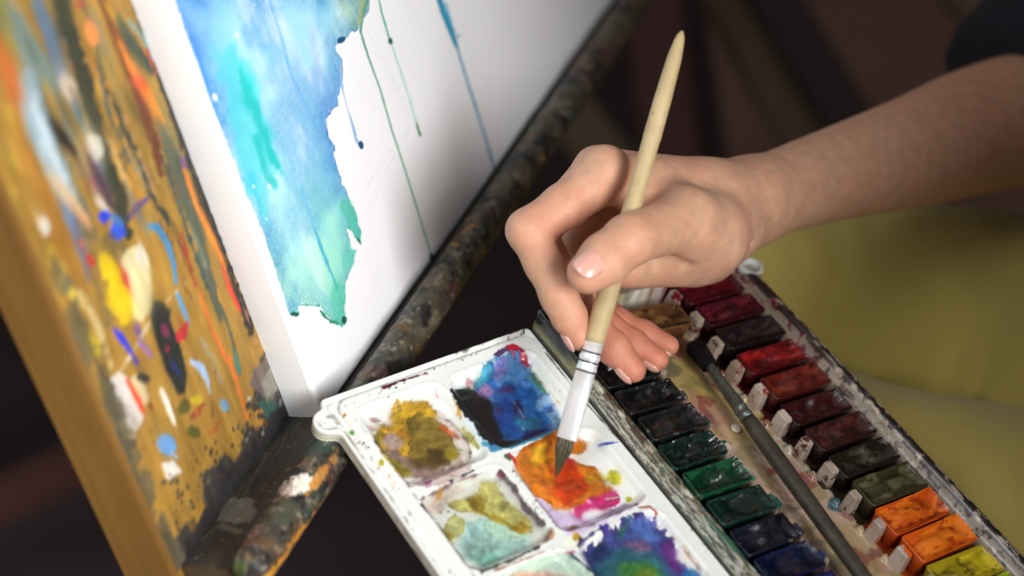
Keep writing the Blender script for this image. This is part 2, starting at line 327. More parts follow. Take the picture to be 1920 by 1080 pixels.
    p.ell((237,755),28,58,-18,'#d9d0c4',rag=1.,h=.2); p.poly([(252,700),(272,720),(278,745),(266,770),(250,750),(240,725)],'#dec898',rag=.7); st([(237,714),(254,742),(268,772)],[9,15,11],'#de4a2a',rag=.3)
    st([(225,790),(250,822)],16,'#c4bdb0',a=.8,dry=.35); p.ell((268,709),14,9,10,'#2a2c30',rag=.6); p.ell((282,762),4,5,0,'#8c3a1e')
    st([(302,733),(314,762),(328,796)],[13,15,7],'#f2ecdc',rag=.3,h=.2); st([(358,678),(378,690),(388,712),(392,735)],[10,19,15,3],'#a8c5e4',rag=.3)
    st([(378,640),(400,680),(414,715)],[16,22,14],'#a09a80',a=.7,dry=.35)
    p.ell((344,763),11,15,30,'#585824',rag=.5); st([(360,785),(372,770),(382,758)],[6,13,4],'#9a4a26'); st([(397,752),(399,768),(396,782)],[4,12,5],'#8a4420'); p.ell((363,810),12,13,-30,'#565a26',rag=.5); st([(392,815),(402,805),(411,792)],[4,11,3],'#bb5a30'); p.ell((368,750),13,9,0,'#c9b622',rag=.7)
    st([(374,550),(386,585),(400,625),(420,665),(436,690)],[10,12,10,13,10],'#de7c30',rag=.5); st([(430,670),(448,730),(464,785)],[14,15,12],'#dd7d30',rag=.6,a=.95)
    st([(411,578),(424,600),(436,640),(446,690),(449,702)],[22,10,9,17,4],'#565f4c',rag=.5); st([(440,665),(447,695)],[9,14],'#4f8670',rag=.4); st([(405,470),(425,540)],10,'#7c7350',a=.5,dry=.4)
    st([(450,560),(480,640)],3,'#d89a8c',a=.6,dry=.4); p.ell((420,760),8,13,-20,'#6f96b4',rag=.4); p.ell((467,752),5,9,0,'#cfc8bd',rag=.5)
    p.ell((312,835),17,20,-35,'#72a8dd',rag=.6); p.poly([(303,870),(318,868),(322,862),(338,878),(342,884),(330,890),(324,898),(310,896),(308,884)],'#ebe6d8',rag=.5,h=.2); st([(322,850),(330,856)],5,'#9dc0e0')
    p.ell((245,835),9,13,20,'#4a4538',rag=1.,a=.8)
    # grime along foot and left edge
    p.poly([(560,790),(545,700),(505,655),(480,720),(470,790),(440,860),(400,870),(385,905),(375,960),(330,1000),(300,1010),(320,1110),(360,1110)],'#3b3734',rag=4.,rf=.12,edge=1.4,dry=.3,dryf=.12); p.poly([(560,800),(545,752),(500,780),(460,850),(410,900),(370,985),(315,1040),(330,1120)],'#2f2c2c',rag=2.,rf=.2,edge=1.)
    p.poly([(508,660),(520,720),(510,752),(492,745),(466,720),(478,690)],'#75675f',rag=.6,dry=.2); p.poly([(505,690),(520,730),(500,745),(490,720)],'#8f8c7c',rag=.7); p.poly([(480,755),(515,745),(522,765),(496,785)],'#3c6457',rag=1.,dry=.3); p.poly([(470,775),(492,765),(498,790),(478,805)],'#b98838',rag=.8,dry=.35)
    p.spots([(440,800),(540,700),(540,760),(460,850)],14,(.6,1.8),['#b98a3a','#8a5630','#9a9a94','#4a4440'],7)
    p.poly([(100,480),(150,560),(190,650),(235,780),(300,930),(350,1080),(310,1080),(270,980),(215,860),(170,740),(120,620)],'#6a6146',a=.85,rag=4.,rf=.1,edge=2,dry=.42,dryf=.1); p.stroke([(190,660),(215,800),(265,950),(320,1060)],30,'#55503f',a=.8,rag=2.5,dry=.45)
    p.stroke([(0,300),(60,470),(110,600)],70,'#8f6c2c',a=.55,rag=3,dry=.4)
    p.spots([(200,640),(480,600),(520,740),(330,1040),(250,900)],150,(.25,.8),['#7c5a22','#5e4a2a','#caa24a','#8e3a24'],9,a=.6)
    p.spots([(300,900),(520,740),(420,880),(340,1050)],70,(.5,1.6),['#3a3632','#4a443c','#2f2c2c'],10,a=.75)
    def bl(A,r,ax_):
        B=np.concatenate([np.repeat(np.take(A,[0],ax_),r+1,ax_),A,np.repeat(np.take(A,[-1],ax_),r,ax_)],ax_); c_=np.cumsum(B,ax_); n_=A.shape[ax_]; return (np.take(c_,range(2*r+1,2*r+1+n_),ax_)-np.take(c_,range(0,n_),ax_))/(2*r+1)
    sf=bl(bl(bl(p.C,7,0),5,0),1,1); kk=(.75*sstep(.35,.6,fbm(U*.09,V*.03,779,3)))[...,None]; kk=kk*sstep(60,130,V)[...,None]+.3*kk*(1-sstep(60,130,V)[...,None]); p.C=p.C*(1-kk)+sf*kk
    ds=np.abs(p.C-hexc('#a98236')).max(-1); p.H+=sstep(.15,.35,ds)*(.10+.35*fbm(U*.9,V*.25,777,3)); sm_=fbm(U*.25,V*.06,778,4); p.C*=(.84+.32*sm_)[...,None]
    p.C=p.C**1.06*np.array([.97,.97,1.])
    P3=BO+U[...,None]*dh/1000-V[...,None]*dv/1000+(p.H+.15*fbm(U*.5,V*.12,8))[...,None]*cn/1000
    o=mesh_np('board',P3.reshape(-1,3),gridF(*U.shape),p.C.reshape(-1,3),painted('board_paint',.55,900,.35,.0004,(.42,.7)),easel)
    return o
board()
def wood(name,c1,c2,ax=(1,1,1),rot=(0,0,0),rough=.45,sc=1.):
    m,nt,b=mat(name); v=coords(nt,ax,rot); n=noise(nt,26*sc,5,.6,v,.6); n2=noise(nt,9*sc,3,.5); c=mixc(nt,.35,ramp(nt,n,[(.3,c1),(.7,c2)]),ramp(nt,n2,[(.3,c1),(.7,c2)])); nt.links.new(c,b.inputs['Base Color']); b.inputs['Roughness'].default_value=rough; bump(nt,b,n,.12,.0005); return m
# local frames for meshes whose grain must follow the board: keep world axes and rotate the mapping by building in frame objects
def frame_obj(name,bm,m,parent,o,ax,ay,az,smooth=False):
    """bm holds local coordinates; the object carries the frame, so the grain follows it"""
    me=bpy.data.meshes.new(name); bmesh.ops.recalc_face_normals(bm,faces=bm.faces); bm.to_mesh(me); bm.free(); ob=link(name,me,m,None,smooth)
    Mx=Matrix.Identity(4)
    for i in range(3): Mx[i][0]=ax[i];Mx[i][1]=ay[i];Mx[i][2]=az[i];Mx[i][3]=o[i]
    if parent: ob.parent=parent; ob.matrix_parent_inverse=parent.matrix_world.inverted()
    ob.matrix_world=Mx; return ob
E3=((1,0,0),(0,1,0),(0,0,1)); up=-dv
m_rail=wood('ochre_side_wood','#6b4a1e','#8a642c',(4,.25,4),rough=.6)
frame_obj('side_rail',box_bm((0,0,0),*E3,(-.1075,-.035,-.024),(-.1035,.30,.0012),.0007,2),m_rail,easel,BO,dh,up,cn,False)
m_back=wood('board_wood','#8a6224','#a4742c',(3,.35,3)); frame_obj('board_back',box_bm((0,0,0),*E3,(-.1035,-.03,-.0235),(.66,.30,-.0006)),m_back,easel,BO,dh,up,cn)
# far part of the board behind the canvas is hidden; ledge and bar
def ledge():
    s=np.arange(-100,640,1.0); t=np.arange(-.2,9.0,.5)*1.0; S,T=np.meshgrid(s,t); cv=lambda x,y:(lambda q:((q-BO)@dh*1000,(q-BO)@cn*1000))(hit(x,y,BO+dv*.0,dv))
    t=np.arange(-.3,26,.5); S,T=np.meshgrid(s,t)
    p=Paint(S,T,cv,'#33302c',.225); n=fbm(S*.05,T*.15,21); p.C*=(.75+.5*n)[...,None]
    p.stroke([(400,1000),(470,900),(560,790)],30,'#45433a',a=.7,dry=.45); p.stroke([(380,1010),(440,960),(500,850)],10,'#5a5848',a=.6,dry=.5)
    p.poly([(410,960),(428,935),(470,935),(482,955),(470,978),(440,982),(405,975)],'#6d685c',rag=.8,edge=.6,a=.9); p.stroke([(415,985),(448,998)],14,'#686250',a=.8,rag=.8)
    p.stroke([(335,1065),(400,1062)],14,'#7a6c50',a=.5,dry=.4); p.stroke([(545,775),(450,890),(340,1050)],3,'#15130f',a=.9,rag=.2)
    p.spots([(340,1060),(550,780),(600,830),(430,1060)],60,(.3,.9),['#8a7a54','#77502c','#1c1a18','#8e8b80'],5,a=.7)
    P3=BO+S[...,None]*dh/1000+T[...,None]*cn/1000+(.5*fbm(S*.12,T*.3,22)-.25+.15*fbm(S*.8,T*.8,23))[...,None]*up/1000
    mesh_np('ledge',P3.reshape(-1,3),gridF(*S.shape),p.C.reshape(-1,3),painted('ledge_grime',.5,500,.5,.0005,(.32,.65)),easel)
    m=simple('ledge_wood','#3a2f24','#59462e',30); bm=box_bm((0,0,0),*E3,(-.100,-.018,-.0003),(.64,-.0006,.030)); frame_obj('ledge_block',bm,m,easel,BO,dh,up,cn)
ledge()
def barF(sh):
    n,m=sh; i=np.arange(n)[:,None]; j=np.arange(m-1)[None,:]; i2=(i+1)%n
    return np.stack([i*m+j,i*m+j+1,i2*m+j+1,i2*m+j],-1).reshape(-1,4)
BARC=C0+cn*.0145+dv*.001; BR=.0089
def bar():
    s=np.arange(-104,600,.8); th=np.linspace(0,2*np.pi,72,endpoint=False); S,T=np.meshgrid(s,th)
    # end rounding at the near end
    e=np.clip((S+104)/7,0,1); rad=BR*1000*np.sqrt(np.clip(1-(1-e)**2.5,0,1))
    rad=rad+(fbm(S*.12,np.cos(T)*2,31,4,z=np.sin(T)*2)-.5)*1.9*e+(fbm(S*.5,np.cos(T)*7,33,3,z=np.sin(T)*7)-.5)*.8*e
    P=BARC+S[...,None]*dh/1000+(np.cos(T)*rad)[...,None]*cn/1000+(np.sin(T)*rad)[...,None]*up/1000
    C=np.ones(S.shape+(3,))*hexc('#35312a')
    def mixn(col,f,seed,lo,hi,a=1.,fs=.6):
        n=fbm(S*f,np.cos(T)*f*9,seed,5,z=np.sin(T)*f*9); m=sstep(lo,hi,n)*a; C[:]=C*(1-m[...,None])+hexc(col)*m[...,None]
    mixn('#4a4334',.09,41,.45,.6,.9); mixn('#1b1b1c',.12,42,.5,.62); mixn('#54402a',.10,43,.6,.7,.8); mixn('#2a403a',.07,45,.6,.7,.6); mixn('#4a2a2c',.08,46,.62,.72,.7); mixn('#5c5a4e',.2,47,.66,.75,.6); mixn('#8a6230',.12,48,.72,.78,.8)
    def sp(px,py,rpx,col,a=1.,ang=0,asp=1.):
        q=hit(px,py,BARC+cn*.006+up*.005,R[2]); d3=P-q; sx=d3@R[0]; sy=d3@R[1]; g=math.radians(ang); x=sx*math.cos(g)+sy*math.sin(g); y=(-sx*math.sin(g)+sy*math.cos(g))/asp; dep=(d3@R[2])
        rr=rpx*.235/1000*(1+.5*(q-CP)@R[2]-.35); d=np.hypot(x,y)/rr+(fbm(S*.6,np.cos(T)*5,int(px),3,z=np.sin(T)*5)-.5)*1.1
        m=sstep(1.1,.8,d)*(dep<.004)*a; C[:]=C*(1-m[...,None])+hexc(col)*m[...,None]
    for a in ((585,888,34,'#cbc0b4',1,-15,.45),(560,895,16,'#8d7c74',.8,0,.6),(592,985,70,'#b0752c',.95,-56,.22),(545,1050,60,'#b8822e',.95,-50,.3),(520,1065,26,'#ad7830',.9,0,.6),(615,880,26,'#9b6a2c',.9,-56,.35),(500,1015,15,'#44552a',.8,0,1.),(455,1040,18,'#8d7a70',.8,0,.7),(565,930,28,'#3a3c30',.9,0,.7),
              (700,665,12,'#b8542e',.9,0,.7),(720,700,44,'#2c5040',.85,-56,.5),(740,640,34,'#2d3048',.8,-56,.5),(770,590,44,'#6e4a26',.9,-50,.5),(800,560,16,'#4d3c7c',.7,0,1),(705,655,10,'#8d959c',.8,0,1),(650,740,18,'#6b6048',.8,0,.7),(845,520,22,'#54583e',.8,0,.6),(865,480,20,'#a89a8a',.9,35,.35),(850,500,18,'#b0962a',.8,0,.5),(820,520,12,'#a83a22',.9,0,.8),(840,545,12,'#8a4424',.9),(880,500,22,'#55524c',.7,0,.6),
              (935,385,12,'#b02432',.9,0,1),(950,395,8,'#c23a34',.8),(990,310,26,'#6a4a30',.9,-50,.6),(1030,290,20,'#46432e',.8),(1000,230,18,'#5c563f',.7),(1115,140,15,'#8a78b4',.9,0,.9),(1107,168,10,'#7a68a0',.9),(1160,60,16,'#6c2f3e',.9,0,.9),(1050,210,18,'#52604a',.6),(1020,260,14,'#74502e',.8),(1180,20,16,'#542434',.8),(970,340,14,'#6f3a28',.8),(905,420,24,'#4d4636',.8,-50,.5)): sp(*a)
    C[:]=np.clip(C*1.3,0,1); mm=sstep(.66,.7,fbm(S*.35,np.cos(T)*3.2,49,4,z=np.sin(T)*3.2))[...,None]*.7; C[:]=C*(1-mm)+hexc('#8f8878')*mm
    mesh_np('front_bar',P.reshape(-1,3),barF(S.shape),C.reshape(-1,3),painted('bar_paint',.45,700,.6,.0006,(.25,.6),var=.3),easel)
bar()
#MARK_CANVAS
# ================================================================== stretched canvas with the watercolour
def canvas():
    ed=2.2                                                # radius of the wrapped edge
    s_side=np.linspace(-18,-.5,24); s_arc=np.linspace(0,1,8)[1:-1]
    u=np.concatenate([np.arange(0,140,.42),np.arange(140,262,.8),np.arange(262,640,3.)])
    v=np.concatenate([np.arange(0,232,.42),np.arange(232,330,3.)])
    U,V=np.meshgrid(u,v); p=Paint(U,V,uv_canvas,'#f1f2f5',.235)
    body=[(322,-20),(345,60),(400,210),(445,320),(490,430),(520,520),(541,586),(550,592),(561,590),(558,574),(567,566),(574,572),(584,568),(590,575),(598,573),(604,582),(606,590),(616,592),(622,604),(630,604),(640,611),(648,606),(645,580),(647,556),(646,533),(656,513),(664,494),(664,476),(668,470),(657,466),(655,450),(651,430),(656,428),(664,442),(675,455),(677,434),(670,420),(668,404),(660,386),(655,372),(646,352),(640,344),(634,318),(624,294),(627,274),(614,252),(611,222),(620,206),(634,198),(634,182),(638,170),(642,140),(641,112),(630,96),(628,88),(640,74),(652,68),(660,58),(668,60),(676,40),(690,26),(697,-20)]
    cols=[(380,30,60,30,68,'#4f8ee0',1),(340,10,60,28,65,'#5f9fea',.8),(450,30,80,45,68,'#8fc0f0',1),(560,60,90,60,70,'#a9cff4',1.1),(510,20,60,40,60,'#a9cdf4',.8),(600,20,50,30,70,'#8fd0f0',.9),(440,110,60,26,70,'#5cc4ec',.9),(500,180,70,40,70,'#a6d2f6',.9),(560,220,80,50,70,'#9fc4f2',1.1),(600,200,70,40,70,'#86b4ee',1.),(410,180,70,22,68,'#68b4ec',.9),(470,300,60,26,68,'#8fd8f4',.9),(540,330,80,50,68,'#aee0f0',1.2),(600,330,70,40,70,'#90ccee',1.1),(620,260,40,30,70,'#6fb0ee',.7),(560,260,40,30,70,'#c3dcf8',.7),(430,240,60,16,68,'#aeccf6',.8),(500,400,50,26,68,'#b9e4f6',.9),(560,400,60,32,68,'#a8dcec',1.),(530,480,50,24,68,'#c9ecca',1.2),(550,530,50,30,68,'#b0e2c4',1.1),(610,420,60,34,70,'#84d8b8',1.4),(640,400,30,16,70,'#4ec49c',.8),(600,500,60,40,70,'#7fd4b8',1.3),(640,470,40,20,70,'#6ccdb4',1.),(580,560,30,40,20,'#a4dec4',1.),(625,580,30,18,70,'#58c4a0',.9),(665,20,40,20,70,'#b9c9a0',1.2),(640,50,30,20,70,'#a9cfd4',.8),(545,120,50,40,60,'#c9d2f4',.6),(500,260,50,30,70,'#9edcf6',.7)]
    Nc=p.wash(cols,7,.05)
    # granulation that follows the weave
    weave=.5+.5*np.sin((U*.78+V*.63)*2*np.pi/1.05); g1=fbm(U*.9,V*.9,61); 
    dens=fbm(U*.035,V*.035,62)
    ix,d=p.poly(body,'#ffffff',a=0.,rag=.9,rf=.35)
    m=sstep(.25,-.25,d); s_l=sstep(-.6,1.4,p.U[ix]+1.8*(fbm(p.U[ix]*.1,p.V[ix]*.1,63)-.5)*2-1.6); m=m*s_l
    Nc=Nc*np.array([.90,1.03,1.0]); tq=(np.exp(-((fbm(U*.05+V*.02,V*.014,881,3)-.5)/.05)**2)*.35)[...,None]; Nc=Nc*(1-tq)+hexc('#4cc6d4')*tq
    cc=Nc[ix]*.64+.36*np.array([.93,.97,1.])
    wv=(weave[ix]*.55+g1[ix]*.6-.35); gr=(sstep(.34,.6,dens[ix])*sstep(-.3,.4,wv)*.34+sstep(-14,-1,d)*sstep(.05,.4,wv)*.45)
    cc=cc*(1-gr[:,None]*np.array([.9,.55,.25])); cc=cc+(1-cc)*(sstep(.55,.75,fbm(p.U[ix]*.06,p.V[ix]*.03,64))*.3)[:,None]
    p.C[ix]=p.C[ix]*(1-m[:,None])+cc*m[:,None]
    # dark dried edge on the torn side
    e=sstep(-1.1,-.15,d)*m*sstep(.35,.7,fbm(p.U[ix]*.18,p.V[ix]*.18,65)); Vp=p.V[ix]; low=sstep(95,60,Vp)
    ec=hexc('#2f78c0')*(1-low[:,None])+hexc('#1c9a74')*low[:,None]; kk=(e*.85)[:,None]*sstep(20,45,p.U[ix]+ (Vp<40)*25)[:,None]
    p.C[ix]=p.C[ix]*(1-kk)+ec*kk
    S=p.stroke
    # turquoise flame
    p.poly([(395,70),(412,95),(430,90),(440,80),(452,110),(468,150),(485,190),(505,240),(520,290),(534,330),(524,332),(516,310),(518,345),(508,338),(500,318),(492,330),(498,380),(500,415),(488,400),(478,370),(464,360),(452,320),(440,270),(430,215),(420,160),(400,110)],'#45cfd6',a=.62,edge=3.2,rag=2.4,rf=.16); p.poly([(445,110),(470,160),(495,225),(515,290),(532,325),(520,318),(505,300),(480,240),(455,180)],'#14bcb8',a=.7,edge=2.2,rag=1.6); p.ell((470,150),10,40,-22,'#38dce4',a=.5,edge=3); S([(480,260),(500,330),(515,345)],20,'#16b8b4',a=.6,edge=1.5)
    S([(470,330),(490,400)],[20,6],'#38c4dc',a=.6,edge=1.5); S([(505,0),(525,60),(545,140),(570,190),(592,240)],[6,8,9,8,3],'#4fa6e6',a=.5,edge=1.1,rag=.5); S([(540,290),(565,350),(590,430),(610,490)],[5,8,9,9],'#62b4f0',a=.4,edge=1.2,rag=.3); S([(590,430),(612,490),(632,540)],[6,10,8],'#1f9ac0',a=.6,edge=.8)
    S([(360,70),(385,150),(402,200)],12,'#3f86dc',a=.6,edge=2); S([(330,0),(372,90)],[10,14],'#6a8ee8',a=.45,edge=2.5); S([(585,60),(600,150)],18,'#b9c0f0',a=.4,edge=3)
    p.poly([(655,372),(664,388),(670,412),(677,436),(675,455),(664,442),(655,428),(650,410),(640,400),(636,380),(645,372)],'#3cb892',a=.5,edge=1.5,rag=.9); p.poly([(625,520),(646,533),(645,560),(648,606),(640,611),(628,602),(620,560)],'#45c29c',a=.45,edge=1.6,rag=.8); p.poly([(650,455),(668,470),(662,495),(648,515),(640,490)],'#4cc4a8',a=.4,edge=1.5,rag=.8)
    for (x,y,r) in ((403,183,4),(422,287,3),(444,65,2.5),(430,300,3),(505,350,2.5),(395,195,2),(475,350,2),(500,410,2)): p.ell((x,y),r,r*1.8,-20,'#eef4fb',rag=.3,edge=.3)
    for (x,y) in ((640,75),(552,589)): p.ell((x,y),9,5,-30 if y<200 else 0,'#0f4f7c' if y<200 else '#0d5a44',rag=.4,edge=.3)
    p.ell((645,600),5,8,10,'#0b5c48',rag=.3,edge=.3); S([(600,583),(620,603),(640,609)],5,'#13805e',a=.9,rag=.5,edge=.3); S([(560,572),(598,573)],3.5,'#1c8a70',a=.8,rag=.5,edge=.3); S([(614,252),(612,222),(622,205),(634,198)],3.5,'#1f62ac',a=.8,rag=.6,edge=.3); S([(670,448),(676,456)],6,'#10785a',edge=.3,rag=.3)
    # drips
    S([(638,120),(640,150),(643,165)],[12,12,6],'#9dbbe6',a=.8,edge=.5,rag=.3); S([(640,160),(652,205),(662,238),(668,262),(676,276)],[3.5,4.5,10,11,7],'#8fb3e0',a=.9,edge=.35,rag=.2); p.ell((677,272),4.5,8,-15,'#114a78',rag=.3,edge=.3)
    S([(690,-20),(678,30),(676,60),(690,105),(712,165),(735,245),(760,320),(783,395),(806,470),(813,492)],[24,16,9,8,7,7,7,6.5,5,6],'#579a84',a=.92,edge=.35,rag=.2); S([(685,-20),(672,40)],[22,14],'#b3b98a',a=.7,edge=.8); p.ell((811,484),5,9,-20,'#0e4b40',rag=.3)
    S([(706,-20),(716,25),(731,76)],[6,8,8],'#23a28c',a=.95,edge=.35,rag=.2); S([(733,80),(750,130),(768,185),(786,250)],[4,7,7,8],'#9ad2c4',a=.9,edge=.35,rag=.2); p.ell((732,77),4,5,0,'#0c5848'); S([(781,232),(787,252)],[5,9],'#0c6848',a=.95,edge=.35)
    S([(818,-20),(832,25),(852,75),(858,92),(872,140),(893,205),(912,265),(928,320)],[28,28,22,11,10,10,10,10],'#2f8fb6',a=.97,edge=.4,rag=.3); S([(836,10),(850,60)],[14,10],'#3fa6d6',a=.7,edge=.8); S([(846,50),(860,68)],5,'#2a7fa4',a=.8,edge=.4); S([(915,280),(928,322)],6,'#1d6a80',a=.6,edge=.5)
    # pencil lines
    for P in ([(650,10),(560,170),(545,200)],[(655,0),(540,200)],[(680,40),(745,160),(768,215)],[(775,225),(735,300),(676,420),(664,455)],[(770,232),(700,330),(676,375)],[(690,60),(765,215)],[(590,120),(520,250)],[(540,215),(600,320)]): S(P,.8,'#8f96a8',a=.4,edge=.18,rag=.1,dry=.3)
    p.C[...]=p.C*(1-.012*weave[...,None])
    # geometry: painted face curved over to the left side, side 18 mm deep
    L=[];C=[];
    H=(.05*weave+.05*vn(U*2,V*2,66))
    uu=U+0.; face=C0+uu[...,None]*dh/1000-V[...,None]*dv/1000+H[...,None]*cn/1000
    r=np.clip(ed-U,0,ed); drop=ed-np.sqrt(np.clip(ed*ed-r*r,0,None)); face=face-drop[...,None]*cn/1000
    rb=np.clip(ed-V,0,ed); drop2=ed-np.sqrt(np.clip(ed*ed-rb*rb,0,None)); face=face-np.minimum(drop2,ed)[...,None]*cn/1000
    wdt=np.linspace(18.2,ed,26); sd=[]
    for k,t in enumerate(wdt):
        bul=.35*math.sin(math.pi*(t-ed)/16); rib=.06*np.sin(v*2*np.pi/.95)
        sd.append(C0-dv*v[:,None]/1000-cn*t/1000-dh*(bul+rib)[:,None]/1000)
    sd=np.stack(sd,1); G=np.concatenate([sd,face],1); sc=np.ones(sd.shape)*hexc('#e9eaec')*(1-.02*(np.sin(v*2*np.pi/.95)[:,None,None]>0)); Call=np.concatenate([sc,p.C],1)
    # bottom turn-under
    bt=G[0][None]+np.array([0,1,2,4,8,16])[1:,None,None]*(-cn)[None,None]/1000; bt=bt[::-1]; nb=len(bt)
    # keep turn-under only behind the face
    G2=np.concatenate([np.where((np.arange(G.shape[1])<26)[None,:,None],G[0][None],bt),G],0); C2=np.concatenate([np.repeat(Call[:1],nb,0),Call],0)
    mt=painted('canvas_cloth',.62,1500,.25,.0002,var=.02); c=tag(mesh_np('stretched_canvas',G2.reshape(-1,3),gridF(*G2.shape[:2]),C2.reshape(-1,3),mt),'white stretched canvas with turquoise and blue watercolour and long drips, standing on the easel ledge','canvas')
    return c
canvas()
#MARK_BOX
# ================================================================== watercolour box: lid with mixing wells, tray
box=tag(empty('watercolour_box',(W*.97,-.1,0.)),'open white plastic watercolour box with paint-filled mixing wells, resting on the lap and easel bar','paint box')
def sdbox(x,y,x0,x1,y0,y1,r):
    cx=(x0+x1)/2; cy=(y0+y1)/2; dx=np.abs(x-cx)-(x1-x0)/2+r; dy=np.abs(y-cy)-(y1-y0)/2+r
    return np.minimum(np.maximum(dx,dy),0)+np.hypot(np.maximum(dx,0),np.maximum(dy,0))-r
def smin(a,b,k): h=np.clip(.5+.5*(b-a)/k,0,1); return b*(1-h)+a*h-k*h*(1-h)
def sheet(name,U,V,Hh,sd,frame,C,skirt,m,parent,skirtcol,rows=8):
    """height sheet trimmed to its outline with an outer wall hanging from the edge, one mesh"""
    ny,nx=U.shape; gy,gx=np.gradient(sd,V[:,0],U[0,:]); gl=np.hypot(gx,gy)+1e-9
    outm=sd>0; U2=np.where(outm,U-sd*gx/gl,U); V2=np.where(outm,V-sd*gy/gl,V)
    F=gridF(ny,nx); ins=(~outm).ravel(); keep=ins[F].any(1)&(np.abs(sd).ravel()[F].max(1)<1e8); F=F[keep]
    if np.cross(frame(np.array([1.]),np.array([0.]),np.array([0.]))[0]-frame(np.array([0.]),np.array([0.]),np.array([0.]))[0],frame(np.array([0.]),np.array([1.]),np.array([0.]))[0]-frame(np.array([0.]),np.array([0.]),np.array([0.]))[0])[2]<0: F=F[:,::-1]
    P=frame(U2.ravel(),V2.ravel(),Hh.ravel()); used=np.unique(F); mp=-np.ones(len(P),int); mp[used]=np.arange(len(used)); F=mp[F]; P=P[used]; Cc=C.reshape(-1,3)[used]; Hu=Hh.ravel()[used]; Uu=U2.ravel()[used]; Vu=V2.ravel()[used]
    E=np.concatenate([F[:,[0,1]],F[:,[1,2]],F[:,[2,3]],F[:,[3,0]]]); key=np.sort(E,1); k=key[:,0].astype(np.int64)*len(P)+key[:,1]; un,inv,cnt=np.unique(k,return_inverse=True,return_counts=True); B=E[cnt[inv]==1]
    bv=np.unique(B); bm_=-np.ones(len(P),int); bm_[bv]=np.arange(len(bv)); allP=[P];allC=[Cc];allF=[F];base=len(P); prev=bv
    for r in range(1,rows+1):
        t=r/rows; hh=Hu[bv]-(Hu[bv]-skirt)*t; allP.append(frame(Uu[bv],Vu[bv],hh)); allC.append(skirtcol(Uu[bv],Vu[bv],hh)); 
        cur=base+np.arange(len(bv)); a=prev[bm_[B[:,0]]]; b=prev[bm_[B[:,1]]]; allF.append(np.stack([b,a,cur[bm_[B[:,0]]],cur[bm_[B[:,1]]]],1)); prev=cur; base+=len(bv)
    return mesh_np(name,np.concatenate(allP),np.concatenate(allF),np.concatenate(allC),m,parent)
LR=110.
def lidframe(u,v,h):
    u=np.asarray(u)/1000; v=np.asarray(v)/1000; h=np.asarray(h)/1000
    return np.stack([u,v,(W-u)*np.tan(AL)],-1)+h[...,None]*LN
WELLS=[(11,53.5,-55.5,-9),(11.5,53.5,-104,-60.5),(12,54,-152,-109),(12,54,-200,-157),(57,103,-55,-9.5),(57,103,-104.5,-60.5),(58,103,-152,-110),(58,103,-200,-157)]
